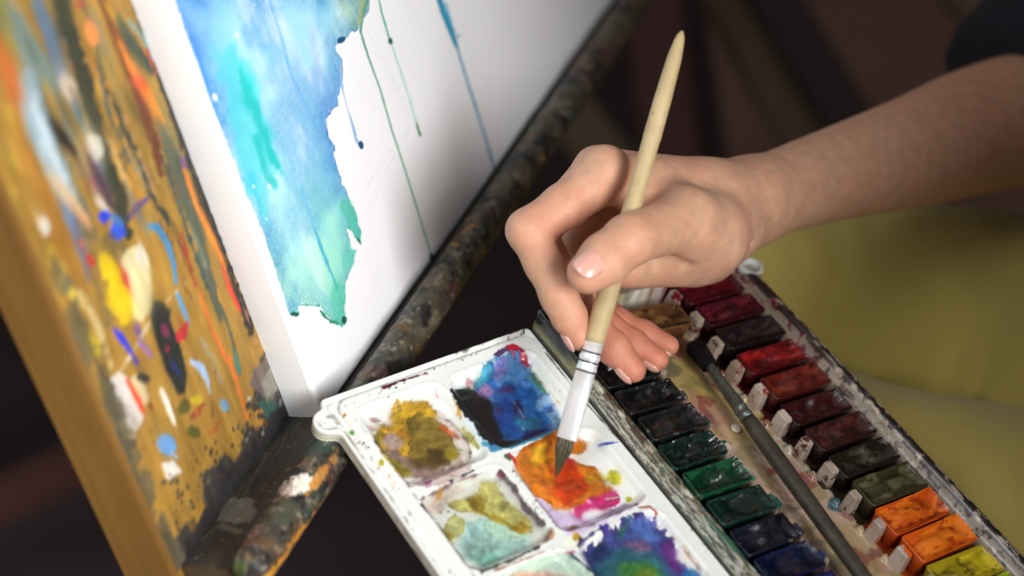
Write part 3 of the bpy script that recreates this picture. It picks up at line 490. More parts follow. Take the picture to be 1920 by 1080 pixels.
def lid():
    u=np.arange(-10.5,LR+1.2,.4); v=np.arange(-206,5.5,.4); U,V=np.meshgrid(u,v)
    sd=sdbox(U,V,-.5,LR,-204,2.5,3.); tab=np.hypot(U+2.,V+9.2)-6.6; sd=smin(sd,tab,3.5)
    # height: rim, groove, plateau, wells
    H=np.zeros(U.shape)
    dpl=sdbox(U,V,5.2,LR-1.2,-199,-1.3+0*U,6.5); plat=sstep(.8,-.6,dpl)
    H=-1.9*(1-plat)
    lip=sstep(-2.0,-1.2,sd); H=np.maximum(H,-1.9+2.0*lip)                   # outer lip
    H-= .9*sstep(-.7,.1,sd)**2
    wm=np.ones(U.shape)
    wd=np.full(U.shape,99.)
    for (x0,x1,y0,y1) in WELLS: wd=np.minimum(wd,sdbox(U,V,x0,x1,y0,y1,6.5))
    H-=3.6*sstep(.6,-3.4,wd)+.25*sstep(-3,-12,wd); H+=.18*np.exp(-((wd-1.0)/.7)**2)*plat
    p=Paint(U,V,uv_lid,'#e3e6e2',.235); P_=p.poly; S=p.stroke; E=p.ell
    p.C*=(.985+.03*fbm(U*.05,V*.05,71))[...,None]
    # grime in the groove and round the rim
    gro=np.exp(-((sd+3.0)/.7)**2)*(plat<.6); n=fbm(U*.22,V*.22,72); m=gro*sstep(.45,.7,n)*.6; p.put(np.nonzero(U<1e9),m.ravel(),'#8a857a')
    gro=np.exp(-((dpl-.4)/.5)**2)*sstep(.6,.75,fbm(U*.3,V*.3,73))*.5; p.put(np.nonzero(U<1e9),gro.ravel(),'#55524c')
    S([(665,785),(740,880),(840,1010),(900,1095)],2,'#4a4740',a=.4,dry=.5,rag=.5)
    S([(720,726),(745,717),(757,712)],7,'#6a1a2a',rag=.5,edge=.3); S([(757,712),(800,700)],3,'#5e1822',a=.9,dry=.3)
    p.spots([(640,760),(1000,610),(1000,618),(645,770)],34,(.2,.55),['#3e4036','#5c5a50','#22211f'],3)
    S([(840,668),(920,638),(1000,610)],4,'#33322c',a=.9,dry=.42,rag=.5); p.spots([(590,770),(620,760),(650,800),(620,815)],10,(.15,.35),['#6a6a66','#3f3f3e'],6,a=.6)
    # --- well 1, ochre and brown
    P_([(705,790),(725,775),(735,755),(745,745),(780,742),(812,748),(828,765),(842,775),(862,788),(885,825),(893,850),(880,880),(840,905),(800,912),(765,910),(745,880),(715,850),(700,820)],'#c9b9b2',a=.75,rag=1.2,gran=.3)
    P_([(700,812),(712,792),(735,785),(738,762),(750,748),(775,742),(805,744),(822,760),(825,772),(812,778),(835,790),(850,812),(858,838),(850,855),(820,868),(790,868),(760,850),(730,835),(710,828)],'#cda02a',rag=1.2,rim='#a07a18',rimw=.8)
    P_([(700,815),(712,800),(718,830),(745,850),(762,880),(770,905),(745,885),(715,850)],'#b59a2c',a=.9,rag=1.,dry=.15); P_([(716,806),(740,800),(760,795),(790,790),(780,812),(745,815),(720,815)],'#a2681c',a=.85,rag=1.3); P_([(765,780),(790,762),(820,775),(845,800),(855,830),(845,860),(815,870),(780,868),(765,840),(770,810)],'#77642a',a=.92,rag=1.3,rim='#5c4c1c'); E((738,818),20,17,30,'#b39a94',a=.95,edge=1,rag=.9)
    P_([(725,840),(745,830),(775,850),(815,870),(850,868),(865,850),(875,870),(855,890),(820,895),(775,888),(745,865)],'#8d7068',a=.85,edge=1.2,rag=1.4); P_([(760,845),(790,850),(830,835),(850,840),(850,860),(820,868),(785,868)],'#5f4a24',a=.8,edge=1.3,rag=1.); E((825,838),22,9,10,'#4d3a1e',a=.8,edge=1)
    P_([(732,855),(745,852),(770,870),(775,882),(755,880)],'#8f8526',a=.9,rag=.7); E((850,840),15,12,20,'#a09028',a=.8,edge=1); P_([(760,890),(800,895),(830,885),(862,868),(880,875),(850,900),(800,915),(770,905)],'#c9b3ac',a=.8,rag=1.2,edge=.8); P_([(775,900),(800,895),(815,898),(800,912)],'#b678a8',a=.9,edge=.8); E((765,893),8,6,0,'#dfe6e2',rag=.5)
    S([(822,772),(845,780),(862,795),(878,818),(884,840),(880,862)],[3,6,6,5,4,3],'#5c4c40',a=.85,rag=.8,edge=.4); S([(855,830),(875,835),(880,855),(872,872)],4,'#8b8b6a',a=.7); S([(832,790),(845,800),(862,812)],[7,12,4],'#cc5528',a=.9,rag=.5); S([(700,822),(722,850),(750,880),(768,912),(790,910),(860,878),(882,862)],2.4,'#57303c',a=.75,rag=.6,dry=.3)
    S([(870,795),(885,815),(900,832)],[5,9,5],'#8d8628',a=.9,rag=.5); S([(848,742),(858,760),(866,780)],[2,5,3],'#c99a42',a=.9); p.spots([(690,770),(760,720),(850,760),(830,780),(700,810)],26,(.25,.9),['#8b5a5a','#6a5a5c','#c0a832','#7a4a4a','#5a6a66'],11,a=.8); E((702,778),9,5,15,'#9a7a76',rag=.6); E((699,796),8,7,0,'#b08a84',a=.8,rag=.8); P_([(816,724),(826,735),(824,738),(818,732)],'#c22238',rag=.3); E((646,778),3.5,2.6,0,'#dc8a28',rag=.1); E((660,807),5,3,40,'#3c8a30',rag=.4); E((715,868),5,6,0,'#c8b62c',rag=.5); p.spots([(655,790),(700,850),(760,920),(740,920),(690,860),(648,800)],24,(.15,.6),['#c9b03c','#d9803c','#c05a5a','#4a5a4c'],12,a=.8); p.spots([(640,760),(1000,640),(1180,830),(950,860)],60,(.12,.35),['#8a6a6a','#c9b03c','#6a86a0','#b04a5a'],13,a=.6)
    # --- well 4, blue and black
    P_([(840,728),(862,718),(885,705),(895,695),(905,680),(925,668),(945,650),(962,645),(980,655),(992,675),(1005,695),(1022,718),(1040,745),(1055,775),(1060,800),(1030,815),(985,825),(950,838),(920,842),(905,830),(880,795),(855,755)],'#c9dde4',a=.95,rag=.8)
    P_([(905,700),(930,672),(960,648),(985,662),(1020,715),(1050,770),(1060,800),(1010,818),(950,838),(920,842),(900,800),(890,740)],'#3574b4',a=.8,rag=1.6,edge=1.2)
    P_([(842,730),(862,720),(882,716),(902,728),(925,740),(935,760),(945,790),(985,800),(1010,815),(960,838),(920,836),(902,818),(875,780),(855,752)],'#191a1c',rag=.8,edge=.5)
    P_([(898,700),(908,684),(922,676),(930,690),(925,702),(938,712),(960,700),(975,716),(1000,712),(1015,740),(1035,760),(1030,790),(1050,800),(1010,818),(975,820),(945,810),(935,780),(925,755),(935,740),(918,730),(900,725),(890,715)],'#1d569f',a=.95,rag=1.4,edge=.6)
    P_([(893,712),(905,690),(918,678),(925,686),(920,700),(910,715),(925,722),(915,728)],'#3f9db8',a=.95,rag=.8,rim='#2c8398',rimw=.7); P_([(928,678),(945,668),(955,672),(950,690),(940,705),(928,700)],'#9078b8',a=.85,rag=1); P_([(895,722),(915,712),(930,720),(920,735),(900,730)],'#a878b0',a=.9,rag=.9); P_([(932,722),(955,712),(972,718),(965,728),(942,730)],'#3c2e64',a=.9,rag=.9,edge=.6); P_([(930,745),(950,735),(965,745),(975,760),(962,775),(985,790),(960,800),(940,790),(930,770)],'#1a3f8c',a=.85,rag=1.2,edge=.8); E((936,760),9,8,0,'#4a3a5c',a=.7,edge=.8)
    P_([(985,738),(1010,730),(1030,752),(1035,775),(1010,780),(985,765)],'#2870bc',a=.8,rag=1.2,edge=1); P_([(962,775),(985,770),(1015,775),(1018,790),(985,798)],'#226a78',a=.7,rag=1,edge=1); P_([(960,745),(975,735),(985,760),(990,775),(975,778)],'#2a2452',a=.85,rag=.7,edge=.6); S([(965,742),(978,760),(985,772)],[3,5,6],'#8fa4c8',a=.7,rag=.5); P_([(985,800),(1020,795),(1045,800),(1025,815),(980,826)],'#131c48',a=.9,rag=.8,edge=.7); S([(905,828),(925,842),(955,838),(990,826),(1050,806)],[3,9,9,8,4],'#3a9ec4',a=.95,rag=.6,edge=.6)
    S([(862,740),(890,732),(925,738),(950,725)],1.6,'#8890a8',a=.55,edge=.2,rag=.2,dry=.2); S([(880,785),(930,812),(1000,818)],1.3,'#8a9aa8',a=.5,edge=.2,rag=.2,dry=.25); S([(880,758),(910,720),(940,726)],1.2,'#7a88a8',a=.4,edge=.2,rag=.2)
    p.spots([(930,670),(975,665),(1000,700),(985,715),(940,705)],46,(.3,.95),['#2a6ab4','#3f8ccc','#264f9c'],15,a=.9); P_([(925,665),(940,655),(960,648),(975,655),(950,658),(935,668)],'#4a2a58',a=.9,rag=.6); P_([(948,650),(962,645),(978,652),(970,658),(955,656)],'#c01c3c',rag=.5); S([(975,655),(985,668),(992,676)],[5,12,7],'#c4183c',rag=.5); E((961,662),4,6,-30,'#d85a78',a=.8)
    P_([(1005,745),(1030,725),(1050,760),(1055,790),(1040,800),(1030,770)],'#a6c4e4',a=.7,rag=1.4,dry=.3); E((1035,757),7,6,0,'#1f3f8c',rag=.5); p.spots([(1000,690),(1020,700),(1060,790),(1045,795)],20,(.25,.8),['#3fa0c8','#8a70b8','#2f8a4a','#5cb0d8'],17,a=.85); S([(998,690),(1012,710),(1028,728)],[3,7,4],'#2f7d38',a=.9,rag=.7); S([(990,672),(1010,695),(1055,750)],2.5,'#c9a74a',a=.6,dry=.35); P_([(880,712),(895,700),(905,690),(895,705),(885,718)],'#e2cf96',a=.9,rag=.6); E((882,709),8,6,-20,'#dca0ac',a=.9,rag=.7); p.spots([(850,735),(900,740),(960,810),(900,820)],40,(.1,.4),['#4a4a2c','#3a4a3a','#6a5a2a'],18,a=.7); E((984,793),1.6,4,-25,'#dfe0d8',rag=.2)
    # --- well 5, orange and magenta
    P_([(1000,925),(1030,930),(1065,950),(1100,965),(1150,968),(1200,935),(1210,925),(1180,950),(1130,985),(1085,1005),(1065,1002),(1030,965)],'#c8b4d8',a=.85,edge=1.5,rag=1.2); P_([(1085,930),(1105,905),(1130,900),(1150,905),(1162,920),(1165,935),(1150,945),(1110,945),(1090,955),(1100,968),(1080,960)],'#dc2a78',a=.95,rag=.9,edge=.5); S([(1070,950),(1095,968),(1115,972)],[4,6,3],'#c07ab4',a=.8,rag=.6); P_([(1120,965),(1150,945),(1175,935),(1195,945),(1160,965)],'#9a72b0',a=.7,edge=1.2)
    P_([(962,862),(975,845),(1000,832),(1030,815),(1060,800),(1078,802),(1080,812),(1100,822),(1104,832),(1095,842),(1075,838),(1055,832),(1060,845),(1078,852),(1092,862),(1120,864),(1124,874),(1132,882),(1138,895),(1150,905),(1140,915),(1110,920),(1095,935),(1070,945),(1045,945),(1030,935),(1020,925),(1000,918),(992,905),(982,892),(980,875)],'#d87a1e',rag=.9,rim='#b8560f',rimw=.8); P_([(965,862),(985,850),(1000,855),(985,868),(975,868)],'#a46018',a=.9,edge=.8); P_([(1000,840),(1025,830),(1030,850),(1010,865),(995,855)],'#dcae24',a=.85,edge=1); P_([(1055,850),(1070,848),(1085,862),(1095,880),(1115,895),(1105,915),(1080,925),(1070,940),(1050,925),(1040,905),(1050,890),(1035,875)],'#cc3a14',a=.9,rag=1,edge=.8); P_([(1062,846),(1075,850),(1085,862),(1070,862)],'#cc2a4c',a=.8,edge=.7); E((1112,888),13,10,20,'#c98f24',a=.8,edge=.8); S([(1130,880),(1142,892)],[4,6],'#dccb22'); S([(1045,912),(1065,905),(1090,898)],2.5,'#ea8a48',a=.7,edge=.4); S([(1020,890),(1050,930)],10,'#c4560f',a=.5,edge=1.2)
    E((1155,885),11,16,-30,'#e0d822',rag=.8,edge=.35); E((1150,893),3,3,0,'#eceee6'); E((1183,926),5,5,0,'#d8d024',rag=.3); S([(1125,828),(1140,832),(1158,829)],[3,6,2],'#2234a0',a=.95,rag=.3); S([(1140,926),(1162,922)],[4,3],'#f0dccb',rag=.3); E((1110,932),8,4,35,'#eab8d4',a=.8,edge=.6); E((952,858),8,6,30,'#5c6a40',rag=.8); S([(955,852),(970,866)],5,'#c42c40',rag=.6); p.spots([(955,870),(1040,980),(1060,1000),(1000,960)],22,(.2,.6),['#3e3c50','#6a5a8a','#4a5a54'],21,a=.7); S([(985,895),(1010,935),(1050,985)],5,'#6a5688',a=.6,dry=.3,rag=.6); E((1075,985),14,6,-20,'#6e4a34',a=.85,rag=.8); S([(1100,988),(1160,960),(1210,930)],2.6,'#6e5a66',a=.7,rag=.4); E((1190,944),5,3,0,'#5c2a54')
    # --- well 2, pale green with olive
    P_([(796,930),(830,910),(880,890),(925,876),(948,890),(975,925),(1000,960),(1030,990),(1035,1010),(1000,1030),(940,1060),(905,1068),(880,1050),(850,1010),(820,965)],'#c9cdc2',a=.95,rag=.8); P_([(855,1010),(880,970),(920,960),(960,970),(1000,990),(990,1025),(940,1050),(905,1055),(880,1045)],'#98c4bc',a=.9,edge=2,rag=1.5); P_([(900,965),(935,960),(980,985),(985,1000),(930,1000)],'#b4d4b8',a=.7,edge=2); P_([(885,1035),(920,1020),(950,1040),(915,1058)],'#6aa08e',a=.8,edge=1.5); P_([(800,935),(830,915),(870,905),(845,930),(830,950),(815,955)],'#c8b0a0',a=.7,edge=1.5,rag=1)
    P_([(892,925),(900,900),(912,892),(930,895),(944,912),(946,928),(968,935),(985,955),(998,970),(1002,985),(990,992),(978,992),(960,975),(935,972),(910,955),(890,950),(860,948),(842,938),(850,928)],'#bcb65c',a=.85,rag=.9,rim='#97862c',rimw=.9); P_([(884,922),(900,918),(912,925),(910,948),(935,955),(965,972),(990,985),(975,990),(940,970),(905,955),(890,940)],'#86701c',a=.85,rag=1,edge=.8); E((890,932),10,14,-30,'#5e4c1a',a=.8,edge=1); E((945,938),6,5,0,'#86803a',a=.8,edge=.7); P_([(968,975),(985,968),(998,978),(990,992),(978,990)],'#a8801c',a=.8,edge=.8)
    P_([(830,990),(845,965),(858,955),(872,965),(872,985),(855,1000),(842,1006)],'#b9bc74',a=.9,rag=.6,rim='#9c8a2c',rimw=.9); P_([(828,992),(845,985),(858,998),(842,1008)],'#9a7f1e',a=.9,edge=.7); S([(790,938),(795,930),(860,900),(905,884)],2.4,'#6a3c3c',a=.75,rag=.5); S([(792,946),(812,968)],6,'#2b1c24',a=.9,rag=.4); S([(845,902),(888,883)],4,'#2a2430',a=.9,dry=.1); S([(820,975),(850,1015),(880,1055),(905,1072),(960,1050),(1010,1025)],[2,3,6,6,5,4],'#2f2c2a',a=.88,rag=.6,edge=.5); S([(940,884),(960,905),(990,950),(1022,982)],[9,8,6,5],'#4e3c48',a=.85,rag=.7,edge=.5); E((942,886),9,5,30,'#5c1c30',rag=.6); E((825,922),4,9,20,'#c98a3a'); E((822,978),4,5,0,'#3a4440',a=.8,edge=.7); E((1028,1003),8,15,30,'#6e4228',a=.8,rag=.7,edge=.8); E((1035,1004),4,8,30,'#d8a878',a=.8,edge=.6); p.spots([(800,940),(940,890),(1020,990),(900,1060)],50,(.2,.6),['#8a9a6a','#a8886a','#7aa090','#5c5a44'],31,a=.5); p.spots([(960,985),(1010,1010),(980,1030),(950,1010)],10,(.3,.9),['#7a8a84','#8a6a6a'],33,a=.6)
    # --- separators and the knob where four wells meet
    E((1070,1015),17,9,-35,'#e8ebdc',rag=.3); S([(1082,1003),(1090,1012),(1085,1024)],[3,7,5],'#3c3220',a=.9,rag=.5); E((1080,1006),6,7,0,'#b08a20',a=.9,rag=.4); S([(1035,1030),(1058,1038),(1075,1034)],4,'#c42850',a=.85,dry=.3,rag=.5); S([(1085,1022),(1110,1000),(1130,990)],5,'#4a3a7c',a=.8,rag=.6,dry=.3); S([(1125,985),(1133,995),(1138,985)],[6,9,6],'#2c2a7c',a=.9); S([(930,1070),(980,1050),(1020,1035)],4,'#a8602c',a=.8,rag=.5)
    # --- well 6 and well 3
    P_([(1100,1025),(1130,1000),(1165,975),(1200,962),(1225,962),(1240,985),(1262,1000),(1270,1030),(1290,1060),(1320,1085),(1360,1120),(1340,1180),(1150,1180),(1110,1080)],'#3a4890',a=.95,rag=2.,rim='#4a2c78',rimw=2.5); P_([(1100,1030),(1130,1010),(1150,1020),(1180,1050),(1200,1090),(1150,1150),(1120,1100)],'#1c2f5c',a=.9,edge=1.5,rag=1.5); P_([(1115,1060),(1140,1030),(1170,1015),(1215,1020),(1250,1040),(1270,1080),(1230,1120),(1160,1120)],'#2a6470',a=.9,edge=2,rag=1.5); P_([(1160,1050),(1190,1040),(1235,1050),(1255,1080),(1220,1100),(1170,1085)],'#3c7c34',a=.9,edge=2,rag=1.2); E((1215,1068),18,12,0,'#77801f',a=.8,edge=2); P_([(1170,1010),(1210,1000),(1230,1020),(1200,1028)],'#7c5a78',a=.85,edge=1.5); P_([(1240,1010),(1262,1005),(1280,1050),(1290,1080),(1262,1060)],'#6a2c80',a=.85,rag=1.2,edge=1); P_([(1180,970),(1215,968),(1245,1000),(1225,1005),(1190,995)],'#5a7fd0',a=.85,edge=1.2,rag=1.2); P_([(1160,990),(1185,965),(1180,985),(1165,1000)],'#2a6a58',a=.8,edge=.8); E((1300,1070),16,14,30,'#2a7cc4',a=.9,rag=1); S([(1198,952),(1218,950),(1232,962)],[2,5,3],'#a0342c',a=.85,rag=.4); S([(1282,1020),(1300,1045),(1318,1065)],2,'#b0886a',a=.8,dry=.2)
    P_([(930,1085),(960,1068),(1010,1045),(1050,1030),(1075,1040),(1110,1080),(1140,1140),(1080,1200),(980,1200)],'#b8d4c0',a=.95,rag=1.); P_([(990,1075),(1030,1062),(1075,1075),(1100,1100),(1040,1120),(1000,1110)],'#e88a78',a=.85,edge=2,rag=1.2); P_([(940,1085),(980,1065),(1010,1062),(980,1085)],'#e0a080',a=.8,edge=1.2); S([(1070,1040),(1100,1062),(1130,1090)],[4,6,6],'#1f3a3c',a=.85,rag=.6); S([(1080,1036),(1125,1080)],5,'#8a86c8',a=.7,edge=.8)
    # edge against the hinge
    S([(1022,660),(1100,757),(1207,876),(1404,1080)],2.5,'#231c1a',a=.8,dry=.15,rag=.3)
    def blur(A,r):
        for ax_ in (0,1):
            B=np.concatenate([np.repeat(np.take(A,[0],ax_),r+1,ax_),A,np.repeat(np.take(A,[-1],ax_),r,ax_)],ax_); c_=np.cumsum(B,ax_); n_=A.shape[ax_]; A=(np.take(c_,range(2*r+1,2*r+1+n_),ax_)-np.take(c_,range(0,n_),ax_))/(2*r+1)
        return A
    inw=sstep(0,-3,wd)[...,None]; soft=blur(blur(p.C,4),3); k_=(.62*sstep(.3,.6,fbm(U*.12,V*.12,510,3)))[...,None]*inw; p.C=p.C*(1-k_)+soft*k_
    base=hexc('#e3e6e2'); dist=np.abs(p.C-base).max(-1); pm=sstep(.08,.3,dist)
    pool=(fbm(U*.13,V*.13,501,4)-.5)*.5+(fbm(U*.45+3*fbm(U*.1,V*.1,503),V*.45,502,4)-.5)*.42+(fbm(U*1.6,V*1.6,504,2)-.5)*.12
    p.C*=(1-np.clip(pool+.08,-.22,.5)*pm)[...,None]; ed_=np.abs(fbm(U*.16,V*.16,505,3)-.5); p.C*=(1-.22*np.exp(-(ed_/.008)**2)*pm)[...,None]
    p.C=np.clip(p.C,0,1)
    def sk(u_,v_,h_):
        c=np.ones((len(u_),3))*hexc('#dedccb'); n=sstep(.5,.7,fbm(u_*.12+v_*.12,h_*.9,74,4)); top=(v_>0)&(h_<-1); f=(n*np.where(v_>-1,.85,.35))[:,None]; return c*(1-f)+hexc('#57503a')*f
    m_l=painted('lid_plastic',.28,260,.1,.0002,(.2,.34),coat=.3,var=.03,sss=.12)
    o=sheet('lid',U,V,H,sd,lidframe,p.C,-6.2,m_l,box,sk,6)
    # underside flange that shows below the left wall
    mf=simple('ivory_plastic','#cfc9ab','#d8d3bb',40,.4,.05); bm=box_bm((0,0,0),*E3,(.001,-.203,-.0085),(.1085,.0012,-.0058),.0012,2); frame_obj('lid_flange',bm,mf,box,(0,0,W*np.tan(AL)),LX,(0,1,0),LN,True)
    return o
lid()
TX0,TX1=110.2,241.
def tray():
    u=np.arange(TX0-1,TX1+9.5,.42); v=np.arange(-222,7,.42); U,V=np.meshgrid(u,v)
    sd=sdbox(U,V,TX0,TX1,-220,2.,3.5); tab=np.hypot(U-TX1-1.2,V+6)-6.4; sd=smin(sd,tab,2.5)
    H=np.full(U.shape,-2.2)
    wl=sstep(3.0,2.0,U-TX0); H=np.maximum(H,-2.2+12.4*wl); H=np.maximum(H,-2.2+9*sstep(7.2,6.2,U-TX0))   # left wall with its step
    dr=TX1-U; H=np.maximum(H,-2.2+7*sstep(12,9,dr)+5.6*sstep(8.0,3.2,dr)); 
    H=np.maximum(H,-2.2+12.4*sstep(-4.2,-2.6,V)); 
    ti=np.hypot(U-TX1-1.2,V+6); H=np.where(ti<4.4,np.minimum(H,8.0),H); H=np.where((ti>=4.4)&(ti<6.5),10.3,H)
    H-=.8*sstep(-.7,.1,sd)**2
    H+=.35*np.sin(U*5.5)*(U<TX0+7)*sstep(.4,.6,fbm(U*.2,V*.05,80))+(fbm(U*.7,V*.25,81)-.5)*1.1*(U<TX0+7)
    for k in range(14):                                     # moulded nubs that hold each pan
        y=PY(k)-PITCH/2; H+=1.6*np.exp(-(((U-229.6)/1.5)**2+((V-y)/1.3)**2)); H+=2.4*np.exp(-(((U-187.0)/2.2)**4+((V-y+2)/2.2)**4))
    H+=(fbm(U*.08,V*.08,82)-.5)*.5
    p=Paint(U,V,uv_z(0.),'#b5a994',.235); P_=p.poly; S=p.stroke; E=p.ell
    def R_(pts,c,**k): p.poly(pts,c,raw=True,**k)
    p.C*=(.82+.3*fbm(U*.08,V*.08,83,5))[...,None]
    R_([(150,-20),(188,-20),(188,-95),(150,-95)],'#b09a5c',a=.75,edge=4,rag=5,rf=.08); R_([(152,-40),(180,-40),(178,-75),(154,-75)],'#a99650',a=.6,edge=3,rag=4,dry=.4,dryf=.08,rim='#7a7050',rimw=.5)
    R_([(156,-55),(172,-52),(176,-66),(160,-70)],'#a89a4e',a=.6,rag=2.,rim='#77704c',rimw=.4); R_([(154,-36),(168,-34),(170,-47),(156,-48)],'#6d6848',a=.65,rag=2.,rim='#55503c',rimw=.4)
    R_([(148,-60),(160,-58),(168,-90),(156,-100)],'#cf9c94',a=.55,edge=3,rag=4); R_([(150,-110),(180,-100),(186,-150),(156,-160)],'#c9a48e',a=.6,edge=4,rag=5); R_([(160,-130),(172,-128),(172,-142),(160,-142)],'#e0c8b4',a=.6,rag=2,rim='#a0705c',rimw=.35); R_([(165,-150),(186,-150),(186,-215),(150,-215)],'#b09466',a=.75,edge=4,rag=5); R_([(150,-150),(162,-150),(158,-200),(148,-200)],'#b27a72',a=.6,edge=3,rag=3)
    E((1570,942),16,12,20,'#26505e',a=.85,rag=1.2,edge=.8); E((1500,850),8,7,0,'#3c4426',a=.9,rag=.5); E((1515,990),12,8,0,'#7a6a40',a=.6); E((1336,780),7,20,-35,'#5a5e52',a=.7,rag=1,edge=.8); E((1450,880),9,7,0,'#b03a3a',a=.7,rag=.8); E((1640,1030),9,8,0,'#8c887a',a=.8,rag=.8)
    p.spots([(1250,680),(1330,650),(1640,1080),(1500,1080),(1300,780)],130,(.15,.55),['#a03038','#5c3a30','#a08a30','#6a2a34'],41,a=.75); p.spots([(1150,560),(1250,540),(1270,570),(1160,580)],24,(.5,2.2),['#2f8a3c','#e0dcd0','#6a5a40','#c9c4b6'],42)
    # corner behind the loose pan, smeared white and green
    R_([(150,-3),(190,-3),(190,-12),(150,-10)],'#cfc7b6',edge=1.5,rag=2); P_([(1168,552),(1185,545),(1215,546),(1208,560),(1190,562)],'#2c7a34',rag=1.2,a=.9); P_([(1215,548),(1250,540),(1262,560),(1225,566)],'#b8a8a4',a=.8,rag=1.5,dry=.3)
    for q_,c_,se in ((.56,'#8a7a4a',601),(.6,'#a8746c',602),(.62,'#6c6658',603),(.63,'#7a3038',604)):
        nn=fbm(U*.11+se,V*.09,se,5); mm=sstep(q_,q_+.04,nn)*(U>149)&(U<190) if False else sstep(q_,q_+.04,nn)*((U>149)&(U<190)); p.put(np.nonzero(U<1e9),(mm*.5).ravel(),c_)
    # pigment round each row of pans, darkened for the shade in the gaps
    for k in range(13):
        y=PY(k); a,b=RC[k][2],LC[k][2]
        R_([(189,y+9),(229.5,y+9),(229.5,y-9),(189,y-9)],a,a=.9,rag=1.2,edge=.8); R_([(113,y+9),(147.5,y+9),(147.5,y-9),(113,y-9)],b,a=.97,rag=1.3,edge=.6); 
        rr=random.Random(k); p.spots([p_ for p_ in []] or [(1400,700),(1401,700),(1400,701)],0,(1,2),['#000000'],1)
    # dirty hinge wall on the left
    m=(U<TX0+7.5); n=fbm(U*.8,V*.13,85); q=np.nonzero(m); p.put(q,(sstep(.3,.5,n)[m]),'#8f8a72'); n=fbm(U*.9,V*.16,86); p.put(q,(sstep(.5,.6,n)[m]*.9),'#2b2824'); n=fbm(U*.9,V*.12,87); p.put(q,(sstep(.58,.66,n)[m]*.9),'#c8ccbd'); n=fbm(U*.7,V*.2,88); p.put(q,(sstep(.6,.66,n)[m]*.8),'#5c4334'); n=fbm(U*.5,V*.1,89); gm=sstep(-70,-120,V); p.put(q,(sstep(.5,.62,n)*gm)[m]*.8,'#2f5a48')
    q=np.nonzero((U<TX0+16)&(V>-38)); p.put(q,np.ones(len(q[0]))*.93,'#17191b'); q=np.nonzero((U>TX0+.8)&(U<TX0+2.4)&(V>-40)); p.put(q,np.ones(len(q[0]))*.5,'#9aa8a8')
    # stained right wall
    dn=fbm(U*.5,V*.22,90); q=np.nonzero(U>TX1-12.5); al=(sstep(.58,.63,dn))[q]*.93; yy=V[q]; top=sstep(TX1-5.5,TX1-2.5,U[q]); 
    cc=hexc('#5a1020')[None]*sstep(-75,-55,yy)[:,None]+hexc('#2a1714')[None]*(1-sstep(-75,-55,yy))[:,None]; p.C[q]=p.C[q]*(1-al[:,None])+cc*al[:,None]
    dn=fbm(U*.9,V*.5,190); al=(sstep(.66,.7,dn))[q]*.9; p.C[q]=p.C[q]*(1-al[:,None])+hexc('#8c1c28')*al[:,None]*sstep(-90,-70,yy)[:,None]+hexc('#6a4a2c')*al[:,None]*(1-sstep(-90,-70,yy))[:,None]
    dn=fbm(U*1.2,V*.12,191); q=np.nonzero((U>TX1-3.4)); al=(sstep(.44,.56,dn))[q]*.9; p.C[q]=p.C[q]*(1-al[:,None])+hexc('#1b1a20')*al[:,None]
    dr_=TX1-U; q=np.nonzero((dr_<5.2)&(dr_>1.3)&(ti>6)); p.put(q,(sstep(.38,.5,fbm(U*.5,V*.16,195))[q])*.85,'#231a1b'); q=np.nonzero((dr_>=5.2)&(dr_<12.5)); p.put(q,np.ones(len(q[0]))*.35,'#6e625a'); q=np.nonzero(ti<6.8); p.put(q,np.ones(len(q[0])),'#dde2dc'); q=np.nonzero(ti<3.2); p.put(q,np.ones(len(q[0]))*.8,'#9a9c80')
    for k in range(14):
        y=PY(k)-PITCH/2; g=np.exp(-(((U-229.6)/1.3)**2+((V-y)/1.1)**2)); p.put(np.nonzero(U<1e9),(sstep(.35,.6,g)*.95).ravel(),'#e4e4e6')
    def sk(u_,v_,h_):
        c=np.ones((len(u_),3))*hexc('#a9a68f'); q=u_*.0+v_; 
        for (f1,f2,sd_,lo,hi,col) in ((.10,.9,92,.45,.55,'#c9cdb8'),(.14,1.1,93,.52,.6,'#3a3630'),(.12,1.,94,.58,.64,'#5a4030'),(.3,1.2,95,.62,.68,'#d8dccf'),(.2,.8,96,.62,.7,'#2a5446')):
            m=sstep(lo,hi,fbm(q*f1,h_*f2,sd_,4))[:,None]*.9; c=c*(1-m)+hexc(col)*m
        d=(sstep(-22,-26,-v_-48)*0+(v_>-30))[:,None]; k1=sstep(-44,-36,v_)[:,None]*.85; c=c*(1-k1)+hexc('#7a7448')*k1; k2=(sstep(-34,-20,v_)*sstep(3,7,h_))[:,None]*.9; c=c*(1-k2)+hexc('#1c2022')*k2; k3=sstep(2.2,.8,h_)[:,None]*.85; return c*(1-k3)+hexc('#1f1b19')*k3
    def fr(u_,v_,h_): return np.stack([np.asarray(u_),np.asarray(v_),np.asarray(h_)],-1)/1000
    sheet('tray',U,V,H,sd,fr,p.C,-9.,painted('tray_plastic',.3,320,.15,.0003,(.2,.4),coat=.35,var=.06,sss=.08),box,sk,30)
    me=simple('cream_plastic','#d8cfbd','#c4b59c',300,.3,.1); bm=bmesh.new(); bmesh.ops.create_uvsphere(bm,u_segments=20,v_segments=10,radius=.0027)
    for vv in bm.verts: vv.co.z*=.45
    o=bmobj('peg',bm,me,None,True); o.parent=box; o.matrix_parent_inverse=box.matrix_world.inverted(); o.location=(.1697,-.0858,-.0012)
PITCH=16.8
def PY(k): return -11.-PITCH*k                              # centre of the kth pan, mm
